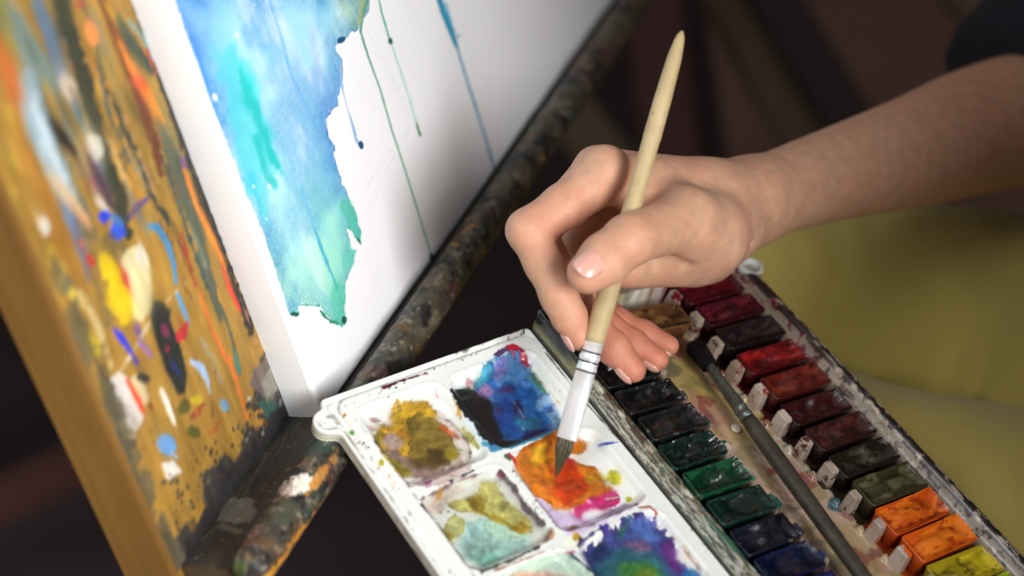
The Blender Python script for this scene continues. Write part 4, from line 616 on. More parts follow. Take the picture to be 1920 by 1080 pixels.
RC=[('#6e1020','#8e1626','#4a0c18'),('#5e1024','#7c2030','#3c0c18'),('#2c1a1c','#3e2a2c','#1c1214'),('#8e1218','#b8201c','#4e0a10'),('#7e2418','#9c3c24','#4e1812'),('#4a1618','#5c2420','#2a1214'),('#4e2420','#6c3630','#2e1816'),('#2c2418','#544c34','#1e1812'),('#3a3620','#5c5a3c','#28220f'),('#c85010','#e8741c','#8a2c0c'),('#d45a12','#ec7c1e','#a43a0e'),('#a8951c','#d0bc22','#5c5018'),('#6a7a1c','#a8b828','#3c4a18')]
LC=[('#17181a','#26282a','#0f1011'),('#17181a','#26282a','#0f1011'),('#16181a','#24282a','#0d0e10'),('#15171a','#2c3032','#0e0f12'),('#151a1b','#2e3436','#0e1214'),('#0f2a24','#1f4a3c','#0a1a18'),('#0e4a30','#1c7a4a','#0a2a20'),('#0d2e28','#15463a','#0a1c1e'),('#121628','#1e2038','#0b0e1c'),('#10143a','#1c2250','#0a0c24'),('#161a5c','#2a3080','#0c1030'),('#161a5c','#2a3080','#0c1030'),('#161a5c','#2a3080','#0c1030')]
tray()
#MARK_PANS
def pan_mat(col,seed=0):
    m,nt,b=mat('pan_plastic'); rv=random.Random(seed); off=coords(nt,(1+rv.random()*.6,.7+rv.random()*.6,1)); off.node.inputs['Location'].default_value=(rv.random(),rv.random(),rv.random()); tc=N(nt,'ShaderNodeTexCoord'); sx=N(nt,'ShaderNodeSeparateXYZ'); nt.links.new(tc.outputs['Object'],sx.inputs[0])
    n=noise(nt,105+60*rv.random(),4,.62,off); n2=noise(nt,90,3,.6,off)
    a=N(nt,'ShaderNodeMath',operation='MULTIPLY_ADD'); nt.links.new(sx.outputs[2],a.inputs[0]); a.inputs[1].default_value=90; a.inputs[2].default_value=.06   # more pigment near the rim
    e=N(nt,'ShaderNodeMath',operation='ADD'); nt.links.new(a.outputs[0],e.inputs[0]); nt.links.new(n,e.inputs[1])
    f=N(nt,'ShaderNodeMath',operation='MULTIPLY_ADD'); nt.links.new(sx.outputs[0],f.inputs[0]); f.inputs[1].default_value=18; f.inputs[2].default_value=.12
    g=N(nt,'ShaderNodeMath',operation='ADD'); nt.links.new(e.outputs[0],g.inputs[0]); nt.links.new(f.outputs[0],g.inputs[1])
    r=ramp(nt,g.outputs[0],[(PM[0],(0,0,0)),(PM[1],(1,1,1))]); base=ramp(nt,n2,[(.3,'#a89884'),(.7,'#cdc2b0')])
    nt.links.new(mixc(nt,r,base,col),b.inputs['Base Color']); b.inputs['Roughness'].default_value=.32; b.inputs['Coat Weight'].default_value=.3; bump(nt,b,n,.1,.0003); return m
PM=(.98,1.06)
def rrect(hx,hy,r,n=5):
    P=[]
    for cx_,cy_,a0 in ((hx-r,hy-r,0),(-hx+r,hy-r,90),(-hx+r,-hy+r,180),(hx-r,-hy+r,270)):
        for k in range(n): a=math.radians(a0+90*k/(n-1)); P.append((cx_+r*math.cos(a),cy_+r*math.sin(a)))
    return P
m_cake=painted('watercolour_cake',.25,420,.22,.0004,(.16,.5),coat=.35,var=.16)
def pan(x,y,z,hx,hy,cols,seed,label,group,rot=0.,dirty=False,shape=0,hgt=11.2,inset=.0004):
    rq=random.Random(seed*7+1); t=tag(empty('paint_pan',(x+rq.uniform(-.0007,.0007),y+rq.uniform(-.0003,.0003),z+rq.uniform(-.0004,.0003))),label,'paint pan',group); rot+=rq.uniform(-.012,.012); hy-=rq.uniform(0,.25); hgt+=rq.uniform(-.4,.4); t.rotation_euler=(0,0,rot); bpy.context.view_layer.update()
    bm=bmesh.new(); hx/=1000;hy/=1000;h=hgt/1000
    L=[(rrect(hx-.0012,hy-.001,.0016),0),(rrect(hx-.0002,hy-.0002,.0016),h-.001),(rrect(hx,hy,.0016),h-.0003),(rrect(hx-.0003,hy-.0003,.0014),h),(rrect(hx-.0011,hy-.0011,.0010),h-.0001),(rrect(hx-.0014,hy-.0014,.0010),h-.0012),(rrect(hx-.002,hy-.002,.001),.0015)]
    rr=random.Random(seed); V=[[bm.verts.new((px_,py_,zz+ (rr.uniform(-.0001,.0001) if i in(3,4) else 0))) for px_,py_ in P] for i,(P,zz) in enumerate(L)]; n=len(V[0])
    for i in range(len(V)-1):
        for k in range(n): bm.faces.new((V[i][k],V[i][(k+1)%n],V[i+1][(k+1)%n],V[i+1][k]))
    bm.faces.new(V[0][::-1]); bm.faces.new(V[-1])
    me=bpy.data.meshes.new('cup'); bmesh.ops.recalc_face_normals(bm,faces=bm.faces); bm.to_mesh(me); bm.free()
    o=bpy.data.objects.new('cup',me); COL.objects.link(o); me.materials.append(pan_mat(cols[0],seed) if not dirty else dirty); me.polygons.foreach_set('use_smooth',[True]*len(me.polygons)); o.parent=t
    # cake
    nx_,ny_=84,36; a,b=np.meshgrid(np.linspace(-1,1,nx_),np.linspace(-1,1,ny_)); ix=hx-inset; iy=hy-inset; X=a*ix*1000; Y=b*iy*1000
    S=seed*13.7; e=np.minimum(ix*1000*(1-abs(a)),iy*1000*(1-abs(b))); z0=h*1000-1.0
    Z=z0+(1.25+.5*(fbm(X*.4+S,Y*.4,seed+2,2)-.5))*np.exp(-e/1.3)-1.5*sstep(0,4.5,e); S=seed*13.7
    lump=(fbm(X*.09+S,Y*.13,seed,2)-.5)*5.; ridge=abs(fbm(X*.11+S,Y*.45,seed+5,3)-.5)*3.
    if shape==0: Z+=lump*sstep(0,2,e)*1.2
    elif shape==1: Z+=(1.6*np.exp(-(((X-1)/7)**2+((Y-.4)/3.2)**2)))+lump*.4*sstep(0,2,e)
    elif shape==2: Z+=-2.2*np.exp(-(((X+3)/8)**2+((Y)/2.6)**2))+1.5*np.exp(-(((X-4)/4)**2+((Y-1)/1.4)**2))+ridge*1.4-.3
    elif shape==3: Z+=2.3*np.exp(-((X/13)**4+(Y/4.3)**4))+lump*.5
    Z+=(fbm(X*.35+S,Y*.6,seed+8,3)-.5)*(.9 if shape==2 else .45)
    n1=fbm(X*.09+S,Y*.2,seed+20,3); n2=fbm(X*.2+S,Y*.4,seed+30,3); C=np.ones(X.shape+(3,))*hexc(cols[0]); m=sstep(.42,.62,n1+(Z-z0)*.05)[...,None]; C=C*(1-m)+hexc(cols[1])*m; m=sstep(.55,.7,n2)[...,None]*.8+sstep(1.2,.2,e)[...,None]*.4*(shape!=3); m=np.clip(m,0,.9); C=C*(1-m)+hexc(cols[2])*m
    C=C*(1. if shape==3 else .62 if group and 'left' in group else .78)
    o2=mesh_np('paint',np.stack([X/1000,Y/1000,Z/1000],-1).reshape(-1,3),gridF(ny_,nx_),C.reshape(-1,3),m_cake); o2.parent=t
    return t
m_pdark={}
def dark_pan(c,th=.60):
    if 1:
        m,nt,b=mat('stained_pan_plastic'); rv=random.Random(len(bpy.data.materials)); off=coords(nt); off.node.inputs['Location'].default_value=(rv.random(),rv.random(),0); n=noise(nt,240,4,.7,off); r=ramp(nt,n,[(th,c),(th+.06,'#6c7468')]); nt.links.new(r,b.inputs['Base Color']); b.inputs['Roughness'].default_value=.3; b.inputs['Coat Weight'].default_value=.3; bump(nt,b,n,.25,.0005); m_pdark[c]=m
    return m_pdark[c]
RL=['crimson pan at the far end of the right row, half under the hand','dark crimson pan with a pale shine, second from the far end of the right row','brownish black pan between the dark crimson and the bright red pans','bright red pan with gouged wet paint in the right row','brick orange-red pan just below the bright red pan in the right row','dark maroon pan between the brick orange and the rose brown pans','rose brown pan next to the dark maroon pan in the right row','dark olive-brown pan next to the rose brown pan in the right row','olive green pan just above the first orange pan','orange pan next to the olive green pan','second orange pan, between the first orange and the yellow pan','yellow pan at the bottom edge of the photo, right row','lime yellow pan cut off by the bottom right corner']
LL=['black pan hidden under the fingertips at the far end of the left row','black pan under the longest fingertip in the left row','crackled black pan just below the fingertips','plain black pan with ragged right end, above the grey-shining one','black pan with a small wet sparkle in its grey sheen','dark green-black pan just above the bright green one','bright emerald green pan in the left row','dark bottle green pan just below the bright green one','indigo black pan below the bottle green pan','dark indigo pan near the bottom edge of the photo','navy blue pan cut off at the bottom edge, left row']
RS=[0,1,0,2,1,0,1,0,3,3,3,3,3]; LS=[0,0,0,0,1,2,2,0,0,0,0]
for k in range(13):
    pan(.2098,PY(k)/1000,-.0020,18.2,7.1 if RS[k]!=3 else 7.9,RC[k],k+3,RL[k],'watercolour pans in the right row',rot=-.02+.01*math.sin(k*2.1),shape=RS[k],dirty=dark_pan(RC[k][2] if RS[k]!=3 else RC[k][0],.66 if RS[k]!=3 else .8))
for k in range(11):
    pan(.1318,PY(k)/1000,-.0020,15.6 if k!=3 else 16.0,7.3,LC[k],k+43,LL[k],'watercolour pans in the left row',rot=-.03+.012*math.sin(k*1.7),shape=LS[k],dirty=dark_pan(LC[k][0]))
pan(.1685,-.0205,-.0012,16.,8.2,('#6a4626','#9a6c3c','#3a2618'),77,'loose half-used ochre brown pan lying across the middle of the tray',None,rot=-.10,shape=1,hgt=11.,inset=.0019)
# cream clips that stand at the inner end of every pan, parts of the box
def clip_mat(c,lo,seed):
    m,nt,b=mat('stained_cream_plastic'); off=coords(nt); off.node.inputs['Location'].default_value=(seed*.37,seed*.11,0); n=noise(nt,150,4,.65,off); n2=noise(nt,60,3,.6,off)
    nt.links.new(mixc(nt,ramp(nt,n,[(lo,(0,0,0)),(lo+.05,(1,1,1))]),ramp(nt,n2,[(.35,'#8c7c6c'),(.65,'#b9aa9c')]),c),b.inputs['Base Color']); b.inputs['Roughness'].default_value=.3; b.inputs['Coat Weight'].default_value=.3; bump(nt,b,n,.15,.0003); return m
for k in range(13):
    for side in (0,1):
        rq=random.Random(k*5+side); y=PY(k)+(1.6 if side==0 else -3.)+rq.uniform(-.5,.5); x=189.0+rq.uniform(-.5,.5) if side==0 else 148.7+rq.uniform(-.5,.5); hw=rq.uniform(3.2,4.3); tall=(8.6 if side==0 else 8.)+rq.uniform(-.5,.4); 
        if side==1 and k>10: continue
        bm=bmesh.new(); lo_=[(x-2.6,y-hw),(x+2.8,y-hw),(x+2.8,y+hw),(x-2.6,y+hw)] ; hi_=[(x-1.6,y-hw+.5),(x+2.4,y-hw+.5),(x+2.4,y+hw-.5),(x-1.6,y+hw-.5)]
        a_=[bm.verts.new((p_[0]/1000,p_[1]/1000,-.0028)) for p_ in lo_]; b_=[bm.verts.new((p_[0]/1000,p_[1]/1000,tall/1000+(.0005 if i in (1,2) else 0))) for i,p_ in enumerate(hi_)]
        for i in range(4): bm.faces.new((a_[i],a_[(i+1)%4],b_[(i+1)%4],b_[i]))
        bm.faces.new(b_); bm.faces.new(a_[::-1]); bmesh.ops.bevel(bm,geom=list(bm.edges),offset=.0006,segments=3,affect='EDGES')
        o=bmobj('pan_clip',bm,clip_mat((RC if side==0 else LC)[k][0 if side==0 else 1],.54 if side==0 else .44,k+side*20),None,False); o.parent=box; o.matrix_parent_inverse=box.matrix_world.inverted()
#MARK_BRUSH
# ================================================================== brushes
def lathe_pts(P,t): return np.array([np.interp(t,np.linspace(0,1,len(P)),[q[i] for q in P]) for i in range(3)]).T
m_handle=wood('pale_brush_wood','#a89064','#c6b388',(1,1,1),rough=.6,sc=3); _nt=m_handle.node_tree; _b=_nt.nodes['Principled BSDF']; _l=_b.inputs['Base Color'].links[0].from_socket; _n=noise(_nt,120,4,.7); _nt.links.new(mixc(_nt,ramp(_nt,_n,[(.66,(0,0,0)),(.72,(.75,.75,.75))]),_l,'#6a6148'),_b.inputs['Base Color']); m_black=simple('black_paint','#15150f','#2a2418',60,.4)
m_dullring=simple('dark_crimp','#2c2c2e','#47474a',200,.4)
m_steel,nt,b=mat('bright_ferrule'); b.inputs['Base Color'].default_value=(.86,.86,.88,1); b.inputs['Metallic'].default_value=.5; b.inputs['Roughness'].default_value=.38
bt=hit(1044,890,(W,0,0),LN)+np.array([0,0,-.0015]); top=at(1279,58,.735)
held=tag(empty('brush',tuple(bt)),'flat brush with pale wooden handle and bright metal ferrule held over the orange mixing well','brush')
ax=(top-bt); BL=np.linalg.norm(ax); ax/=BL
def on(t): return bt+ax*t
def bpx(px,py):   # distance along the brush nearest to a photo point
    q=R@(bt-CP); best=0
    for t in np.linspace(0,BL,600):
        s_=R@(on(t)-CP); X=960+FPX*s_[0]/s_[2]; Y=540+FPX*s_[1]/s_[2]
        if Y>py: best=t
    return best
wide=np.cross(ax,R[2]); wide/=np.linalg.norm(wide); wide=wide*.93+R[2]*.25; wide-=(wide@ax)*ax; wide/=np.linalg.norm(wide)
t_f0=bpx(0,822); t_f1=bpx(0,640)
th_=np.array([t_f1,t_f1+.012,t_f1+.03,t_f1+.06,t_f1+.09,BL-.06,BL-.03,BL-.012,BL-.003,BL]); rh=np.array([.0043,.0047,.0046,.0040,.0038,.0041,.0038,.0032,.0021,.0006])
tt=np.linspace(t_f1,BL,60); tube('handle',[on(t) for t in tt],np.interp(tt,th_,rh),side=wide,mat=m_handle,parent=held)
tf=np.array([t_f0,t_f0+.0005,t_f0+.02,t_f1-.013,t_f1-.0125,t_f1-.0115,t_f1-.011,t_f1-.008,t_f1-.0075,t_f1-.0065,t_f1-.006,t_f1+.002]); rw=np.array([.0046,.0047,.0046,.0043,.0046,.0046,.0043,.0043,.0046,.0046,.0043,.0043]); rt=np.array([.0018,.0020,.0026,.0038,.0041,.0041,.0038,.0038,.0041,.0041,.0038,.0040])
tube('ferrule',[on(t) for t in tf],rw,rt,side=wide,mat=m_steel,parent=held,n=32)
for dd in (-.0135,-.0093,-.0050):
    tube('crimp_ring',[on(t_f1+dd),on(t_f1+dd+.0008)],.0045,.0040,side=wide,mat=m_dullring,parent=held,n=28)
def bristles(name,o,axv,sd,L,wx,wy,m,parent,n,seed,tip=.5,r=.00014):
    rr=random.Random(seed); nrm=np.cross(axv,sd); V=[];F=[]
    for i in range(n):
        a=rr.uniform(0,2*math.pi); q=math.sqrt(rr.random()); x=q*math.cos(a)*wx; y=q*math.sin(a)*wy; b0=o+sd*x+nrm*y; Lk=L*(1-.25*q*q-.1*rr.random()); jx=rr.uniform(-1,1)*.0006
        mid=o-axv*(-Lk*.5)+sd*(x*1.05+jx*.4)+nrm*y; mid=o+axv*Lk*.5+sd*(x*1.08+jx*.4)+nrm*(y*1.08); e=o+axv*Lk+sd*(x*tip+jx)+nrm*(y*tip)
        k=len(V); 
        for P_,rad in ((b0,r),(mid,r*.9),(e,r*.25)):
            for c in range(3): an=c*2.094; V.append(P_+sd*math.cos(an)*rad+nrm*math.sin(an)*rad)
        for s_ in (0,3):
            for c in range(3): c2=(c+1)%3; F.append((k+s_+c,k+s_+c2,k+s_+3+c2,k+s_+3+c))
    o_=mesh_np(name,np.array(V),np.array(F),None,m,parent); o_['kind']='stuff'; return o_
m_br=simple('wet_bristles','#3a3420','#5c5230',300,.3)
bristles('bristles',on(t_f0+.002),-ax,wide/np.linalg.norm(wide),t_f0+.002,.0036,.0011,m_br,held,700,1,.35,.00016)
# brush lying in the tray
sp0=np.array([.1770,-.0400,.0065]); sp1=np.array([.1505,-.2150,.0135]); sax=sp1-sp0; SL=np.linalg.norm(sax); sax/=SL; ssd=np.cross(sax,(0,0,1)); ssd/=np.linalg.norm(ssd)
lying=tag(empty('brush',tuple(sp0)),'grubby dark-handled round brush lying in the middle channel of the paint tray','brush')
m_dull,nt,b=mat('dull_ferrule'); n=noise(nt,300,5,.7); nt.links.new(ramp(nt,n,[(.3,'#4a4f4a'),(.6,'#7c827c'),(.75,'#3a3a38')]),b.inputs['Base Color']); b.inputs['Metallic'].default_value=.7; b.inputs['Roughness'].default_value=.42; bump(nt,b,n,.2,.0003)
m_dh,nt,b=mat('grubby_handle'); n=noise(nt,70,6,.7); n2=noise(nt,150,4); nt.links.new(mixc(nt,ramp(nt,n2,[(.62,(0,0,0)),(.7,(.7,.7,.7))]),ramp(nt,n,[(.3,'#26241f'),(.55,'#3f3a30'),(.75,'#58503f')]),'#5c2a30'),b.inputs['Base Color']); b.inputs['Roughness'].default_value=.45; bump(nt,b,n,.3,.0004)
f0,f1=.0145,.050
tt=np.array([f0,f0+.001,f0+.028,f0+.0285,f0+.0295,f0+.030,f0+.0325,f0+.033,f0+.034,f0+.0345,f1]); rr_=np.array([.0024,.0027,.0036,.0040,.0040,.0036,.0037,.0041,.0041,.0037,.0038]); tube('ferrule',[sp0+sax*t for t in tt],rr_,rr_*.8,side=(0,0,1),mat=m_dull,parent=lying,n=24)
tt=np.linspace(f1,SL,40); rh=np.interp(tt,[f1,f1+.003,f1+.025,f1+.07,SL],[.0034,.0037,.0040,.0037,.0032]); tube('handle',[sp0+sax*t for t in tt],rh,side=(0,0,1),mat=m_dh,parent=lying,n=24)
m_bk=simple('black_bristles','#0c0c0d','#1c1b1c',300,.4)
bristles('bristles',sp0+sax*(f0+.001),-sax,ssd,.0185,.0044,.0030,m_bk,lying,1300,2,1.25,.00018)
#MARK_PERSON
# ================================================================== the painter: right hand and forearm, sleeve, trousers
class Field:
    def __init__(s,lo,hi,h):
        s.lo=np.array(lo,float); s.h=h; s.n=np.ceil((np.array(hi)-s.lo)/h).astype(int)+1; s.F=np.full(s.n,1.,np.float32)
        s.ax=[(s.lo[i]+np.arange(s.n[i])*h).astype(np.float32) for i in range(3)]
    def block(s,lo,hi):
        a=np.clip(np.floor((np.array(lo)-s.lo)/s.h).astype(int),0,s.n-1); b=np.clip(np.ceil((np.array(hi)-s.lo)/s.h).astype(int)+1,1,s.n); return tuple(slice(a[i],b[i]) for i in range(3))
    def xyz(s,sl): return np.meshgrid(s.ax[0][sl[0]],s.ax[1][sl[1]],s.ax[2][sl[2]],indexing='ij')
def cone(X,Y,Z,a,b,ra,rb,flat=None,fs=1.):
    """distance to a tapered capsule; flat = direction in which it is fs times thinner"""
    a=np.array(a,np.float32); b=np.array(b,np.float32); e=b-a; L=e@e+1e-12; x=X-a[0];y=Y-a[1];z=Z-a[2]; t=np.clip((x*e[0]+y*e[1]+z*e[2])/L,0,1)
    x=x-t*e[0];y=y-t*e[1];z=z-t*e[2]
    if flat is not None:
        q=(x*flat[0]+y*flat[1]+z*flat[2])*(1/fs-1); x=x+q*flat[0];y=y+q*flat[1];z=z+q*flat[2]
    return np.sqrt(x*x+y*y+z*z)-(ra+(rb-ra)*t)
def sminf(a,b,k): h=np.clip(.5+.5*(b-a)/k,0,1); return b+(a-b)*h-k*h*(1-h)
def add(fl,prims,k,kin=None):
    """prims: list of (a,b,ra,rb[,flat,fs]); joined among themselves with kin, then into the field with k"""
    pts=np.array([q for p in prims for q in (p[0],p[1])]); R_=max(max(p[2],p[3]) for p in prims)*1.0+ .012
    sl=fl.block(pts.min(0)-R_,pts.max(0)+R_); X,Y,Z=fl.xyz(sl); f=None
    for p in prims:
        d=cone(X,Y,Z,*p); f=d if f is None else sminf(f,d,kin or k)
    fl.F[sl]=sminf(fl.F[sl],f,k)
def carve(fl,prims,k):
    for p in prims:
        pts=np.array([p[0],p[1]]); R_=max(p[2],p[3])+.006; sl=fl.block(pts.min(0)-R_,pts.max(0)+R_); X,Y,Z=fl.xyz(sl); d=cone(X,Y,Z,*p); fl.F[sl]=-sminf(-fl.F[sl],d,k)
def surfnet(fl):
    F=fl.F; s=F<0; n=F.shape
    c=sum(s[i:n[0]-1+i,j:n[1]-1+j,k:n[2]-1+k].astype(np.int8) for i in (0,1) for j in (0,1) for k in (0,1)); act=(c>0)&(c<8); idx=np.argwhere(act); num=-np.ones(act.shape,np.int64); num[act]=np.arange(len(idx))
    P=np.zeros((len(idx),3)); cnt=np.zeros(len(idx)); cr=np.array([(i,j,k) for i in (0,1) for j in (0,1) for k in (0,1)])
    for a in range(8):
        for b in range(a+1,8):
            if abs(cr[a]-cr[b]).sum()!=1: continue
            A=idx+cr[a];B=idx+cr[b]; fa=F[A[:,0],A[:,1],A[:,2]];fb=F[B[:,0],B[:,1],B[:,2]]; m=(fa<0)!=(fb<0); t=np.where(m,fa/(fa-fb+1e-20),0)[:,None]; P+=np.where(m[:,None],A+(B-A)*t,0); cnt+=m
    P=fl.lo+P/cnt[:,None]*fl.h; faces=[]
    for ax_ in range(3):
        sa=np.moveaxis(s,ax_,0); nm=np.moveaxis(num,ax_,0); d=sa[:-1]!=sa[1:]; d=d[:,1:-1,1:-1]; w_=np.argwhere(d); i,j,k=w_[:,0],w_[:,1]+1,w_[:,2]+1
        q=np.stack([nm[i,j-1,k-1],nm[i,j,k-1],nm[i,j,k],nm[i,j-1,k]],1); fl_=sa[i,j,k]; 
        if ax_==1: fl_=~fl_
        q=np.where(fl_[:,None],q,q[:,::-1]); faces.append(q[(q>=0).all(1)])
    return P,np.concatenate(faces)
def arm():
    A=at
    wr=A(1405,378,.818); 
    J=dict(i0=A(1330,372,.800),iM=A(1140,332,.762),iP=A(990,432,.744),iD=A(1048,556,.738),iT=A(1088,632,.741),
           mM=A(1120,318,.782),mP=A(1005,440,.765),mD=A(1112,612,.7545),mT=A(1188,694,.7485),
           rM=A(1150,345,.800),rP=A(1045,505,.787),rD=A(1140,616,.771),rT=A(1232,674,.766),
           lM=A(1190,390,.815),lP=A(1085,535,.800),lD=A(1158,604,.785),lT=A(1254,648,.780),
           t0=A(1372,425,.800),tM=A(1285,412,.757),tI=A(1180,450,.7255),tT=A(1102,512,.7165),heel=A(1318,462,.796))
    el=A(1960,215,.985); fa=A(1560,328,.860); fb=A(1724,281,.905); fc=A(1840,243,.95)
    pts=np.array(list(J.values())+[wr,el]); fl=Field(pts.min(0)-.035-np.array([0,.02,.02]),pts.max(0)+np.array([.02,.055,.06]),.00125)
    vd=R[2]                                                # depth direction: the flat of the forearm lies along it
    # forearm and wrist
    def spl(Ps,t):
        Ps=[np.array(q_,float) for q_ in Ps]; Ps=[2*Ps[0]-Ps[1]]+Ps+[2*Ps[-1]-Ps[-2]]; k_=min(int(t),len(Ps)-4); f_=t-k_; a_,b_,c_,d_=Ps[k_:k_+4]; return .5*(2*b_+(c_-a_)*f_+(2*a_-5*b_+4*c_-d_)*f_**2+(3*b_-a_-3*c_+d_)*f_**3)
    nodes=[np.append(q_,r_) for q_,r_ in ((wr,.0185),(fa,.0225),(fb,.0292),(fc,.0350),(el,.0390))]; ch=[spl(nodes,t) for t in np.linspace(0,4,33)]
    add(fl,[(ch[i][:3],ch[i+1][:3],ch[i][3],ch[i+1][3]) for i in range(32)],.006,.0008)
    ch=[np.append(q_[:3]+vd*.016,q_[3]*.93) for q_ in ch]; add(fl,[(ch[i][:3],ch[i+1][:3],ch[i][3],ch[i+1][3]) for i in range(32)],.008,.0008)
    add(fl,[(wr,J['i0'],.0165,.0155),(wr+vd*.015,J['rM']*.25+J['heel']*.75,.0160,.015)],.012)
    # palm: metacarpals, heel and thumb ball
    add(fl,[(J['i0'],J['iM'],.0160,.0112),(J['i0']+vd*.004,J['mM'],.0155,.0110),(wr+vd*.010,J['rM'],.0150,.0110),(wr+vd*.018,J['lM'],.0150,.0105),(J['heel'],J['lM'],.0140,.0105)],.010)
    add(fl,[(J['heel'],wr+vd*.01,.0150,.0160),(J['heel'],J['heel']*.45+J['rM']*.55,.0135,.011)],.010)
    add(fl,[(A(1175,500,.757),A(1290,484,.782),.0098,.0130)],.008)
    # thumb
    add(fl,[(J['t0'],J['tM'],.0145,.0128),(J['tM'],J['tI'],.0120,.0093)],.008)
    add(fl,[(A(1330,450,.775),A(1285,440,.765),.0160,.0150)],.012)
    add(fl,[(J['tM'],J['tI'],.0118,.0102),(J['tI'],J['tI']*.45+J['tT']*.55,.0102,.0104),(J['tI']*.4+J['tT']*.6,J['tT'],.0104,.0088)],.004,.005)
    # fingers, each its own chain
    def finger(M_,P_,D_,T_,r,k=.0022):
        pm=M_*.45+P_*.55; dm=D_*.5+T_*.5
        add(fl,[(M_,pm,r[0],r[1]),(pm,P_,r[1],r[2]),(P_,P_*.5+D_*.5,r[2],r[3]),(P_*.5+D_*.5,D_,r[3],r[4]),(D_,dm,r[4],r[5]),(dm,T_,r[5],r[6])],k,.0035)
    finger(J['iM'],J['iP'],J['iD'],J['iT'],(.0106,.0099,.0092,.0080,.0077,.0074,.0060))
    finger(J['mM'],J['mP'],J['mD'],J['mT'],(.0104,.0090,.0088,.0076,.0074,.0071,.0056))
    finger(J['rM'],J['rP'],J['rD'],J['rT'],(.0098,.0085,.0082,.0071,.0069,.0065,.0053))
    finger(J['lM'],J['lP'],J['lD'],J['lT'],(.0096,.0080,.0076,.0066,.0063,.0060,.0048))
    # knuckle of the index, tendon, web between thumb and index
    add(fl,[(A(1132,318,.756),A(1128,322,.757),.0105,.0105)],.008); add(fl,[(A(1250,392,.768),A(1215,392,.764),.0100,.0085)],.012)
    # creases
    carve(fl,[(A(1243,484,.7475),A(1290,500,.7565),.0015,.0017),(A(1393,405,.7865),A(1402,452,.790),.0012,.0012)],.004)
    carve(fl,[(A(1215,372,.7525),A(1165,385,.7475),.0016,.0022)],.005)
    P,F=surfnet(fl)
    # fine skin relief
    q=P*1000; n=fbm(q[:,0]*.25,q[:,1]*.25,201,3,z=q[:,2]*.25); 
    # skin tone: pinker at finger ends and knuckles, paler on the thumb ball
    C=np.ones(P.shape)*hexc('#c99c80')
    def tint(c,r,col,a):
        d=np.linalg.norm(P-np.array(c),axis=1); m=(np.exp(-(d/r)**2)*a)[:,None]; C[:]=C*(1-m)+hexc(col)*m
    for k_ in ('mT','rT','lT','mD','rD','lD'): tint(J[k_],.015,'#c66f5a',.6)
    tint(J['iT'],.013,'#cc8068',.4); tint(J['iP'],.010,'#d98f72',.35); tint(J['tI'],.011,'#d48f76',.4); tint(J['tT'],.012,'#dd9a82',.5); tint(J['iM'],.014,'#dc9f82',.4); tint(A(1330,440,.77),.022,'#e2b69c',.6); tint(A(1050,430,.752),.014,'#d07a68',.5); tint(A(1600,320,.85),.06,'#cfa084',.5); tint(A(1860,250,.92),.07,'#b98868',.6)
    C*=(.92+.16*n)[:,None]; n5=fbm(q[:,0]*.09,q[:,1]*.09,207,3,z=q[:,2]*.09); m=(sstep(.5,.7,n5)*.3)[:,None]; C[:]=C*(1-m)+hexc('#cf8f78')*m
    vein=abs(fbm(q[:,0]*.018,q[:,1]*.05,205,2,z=q[:,2]*.04)-.5); m=(np.exp(-(vein/.012)**2)*.18*sstep(.21,.26,P[:,0]))[:,None]; C[:]=C*(1-m)+hexc('#8f8a74')*m
    m_,nt,b=mat('skin'); a_=N(nt,'ShaderNodeAttribute'); a_.attribute_name='Col'; nn=noise(nt,900,5,.6); nt.links.new(mixc(nt,1.,a_.outputs['Color'],ramp(nt,nn,[(.25,(.93,.91,.9)),(.75,(1,1,1))]),'MULTIPLY'),b.inputs['Base Color'])
    b.inputs['Subsurface Weight'].default_value=.35; b.inputs['Subsurface Radius'].default_value=(.006,.0022,.0012); b.inputs['Subsurface Scale'].default_value=1.; b.inputs['Roughness'].default_value=.48; b.inputs['Specular IOR Level'].default_value=.4
    v=N(nt,'ShaderNodeTexVoronoi'); v.feature='DISTANCE_TO_EDGE'; v.inputs['Scale'].default_value=900; nt.links.new(coords(nt),v.inputs['Vector']); ad=N(nt,'ShaderNodeMath',operation='ADD'); nt.links.new(v.outputs[0],ad.inputs[0]); nt.links.new(nn,ad.inputs[1]); bump(nt,b,ad.outputs[0],.5,.0004)
    o=mesh_np('body',P,F,C,m_); o.parent=person; o.matrix_parent_inverse=person.matrix_world.inverted()
    sm=o.modifiers.new('smooth','SMOOTH'); sm.iterations=4; sm.factor=.5
    return J,fl
person=tag(empty('person',(.52,-.25,-.08)),'person in olive yellow trousers and dark navy sleeve holding the brush in their right hand','person')
J,FL=arm()
m_nail,nt,b=mat('nail'); b.inputs['Base Color'].default_value=(*lin(hexc('#dba696')),1); b.inputs['Roughness'].default_value=.22; b.inputs['Coat Weight'].default_value=.5; b.inputs['Subsurface Weight'].default_value=.2; b.inputs['Subsurface Radius'].default_value=(.003,.001,.001)
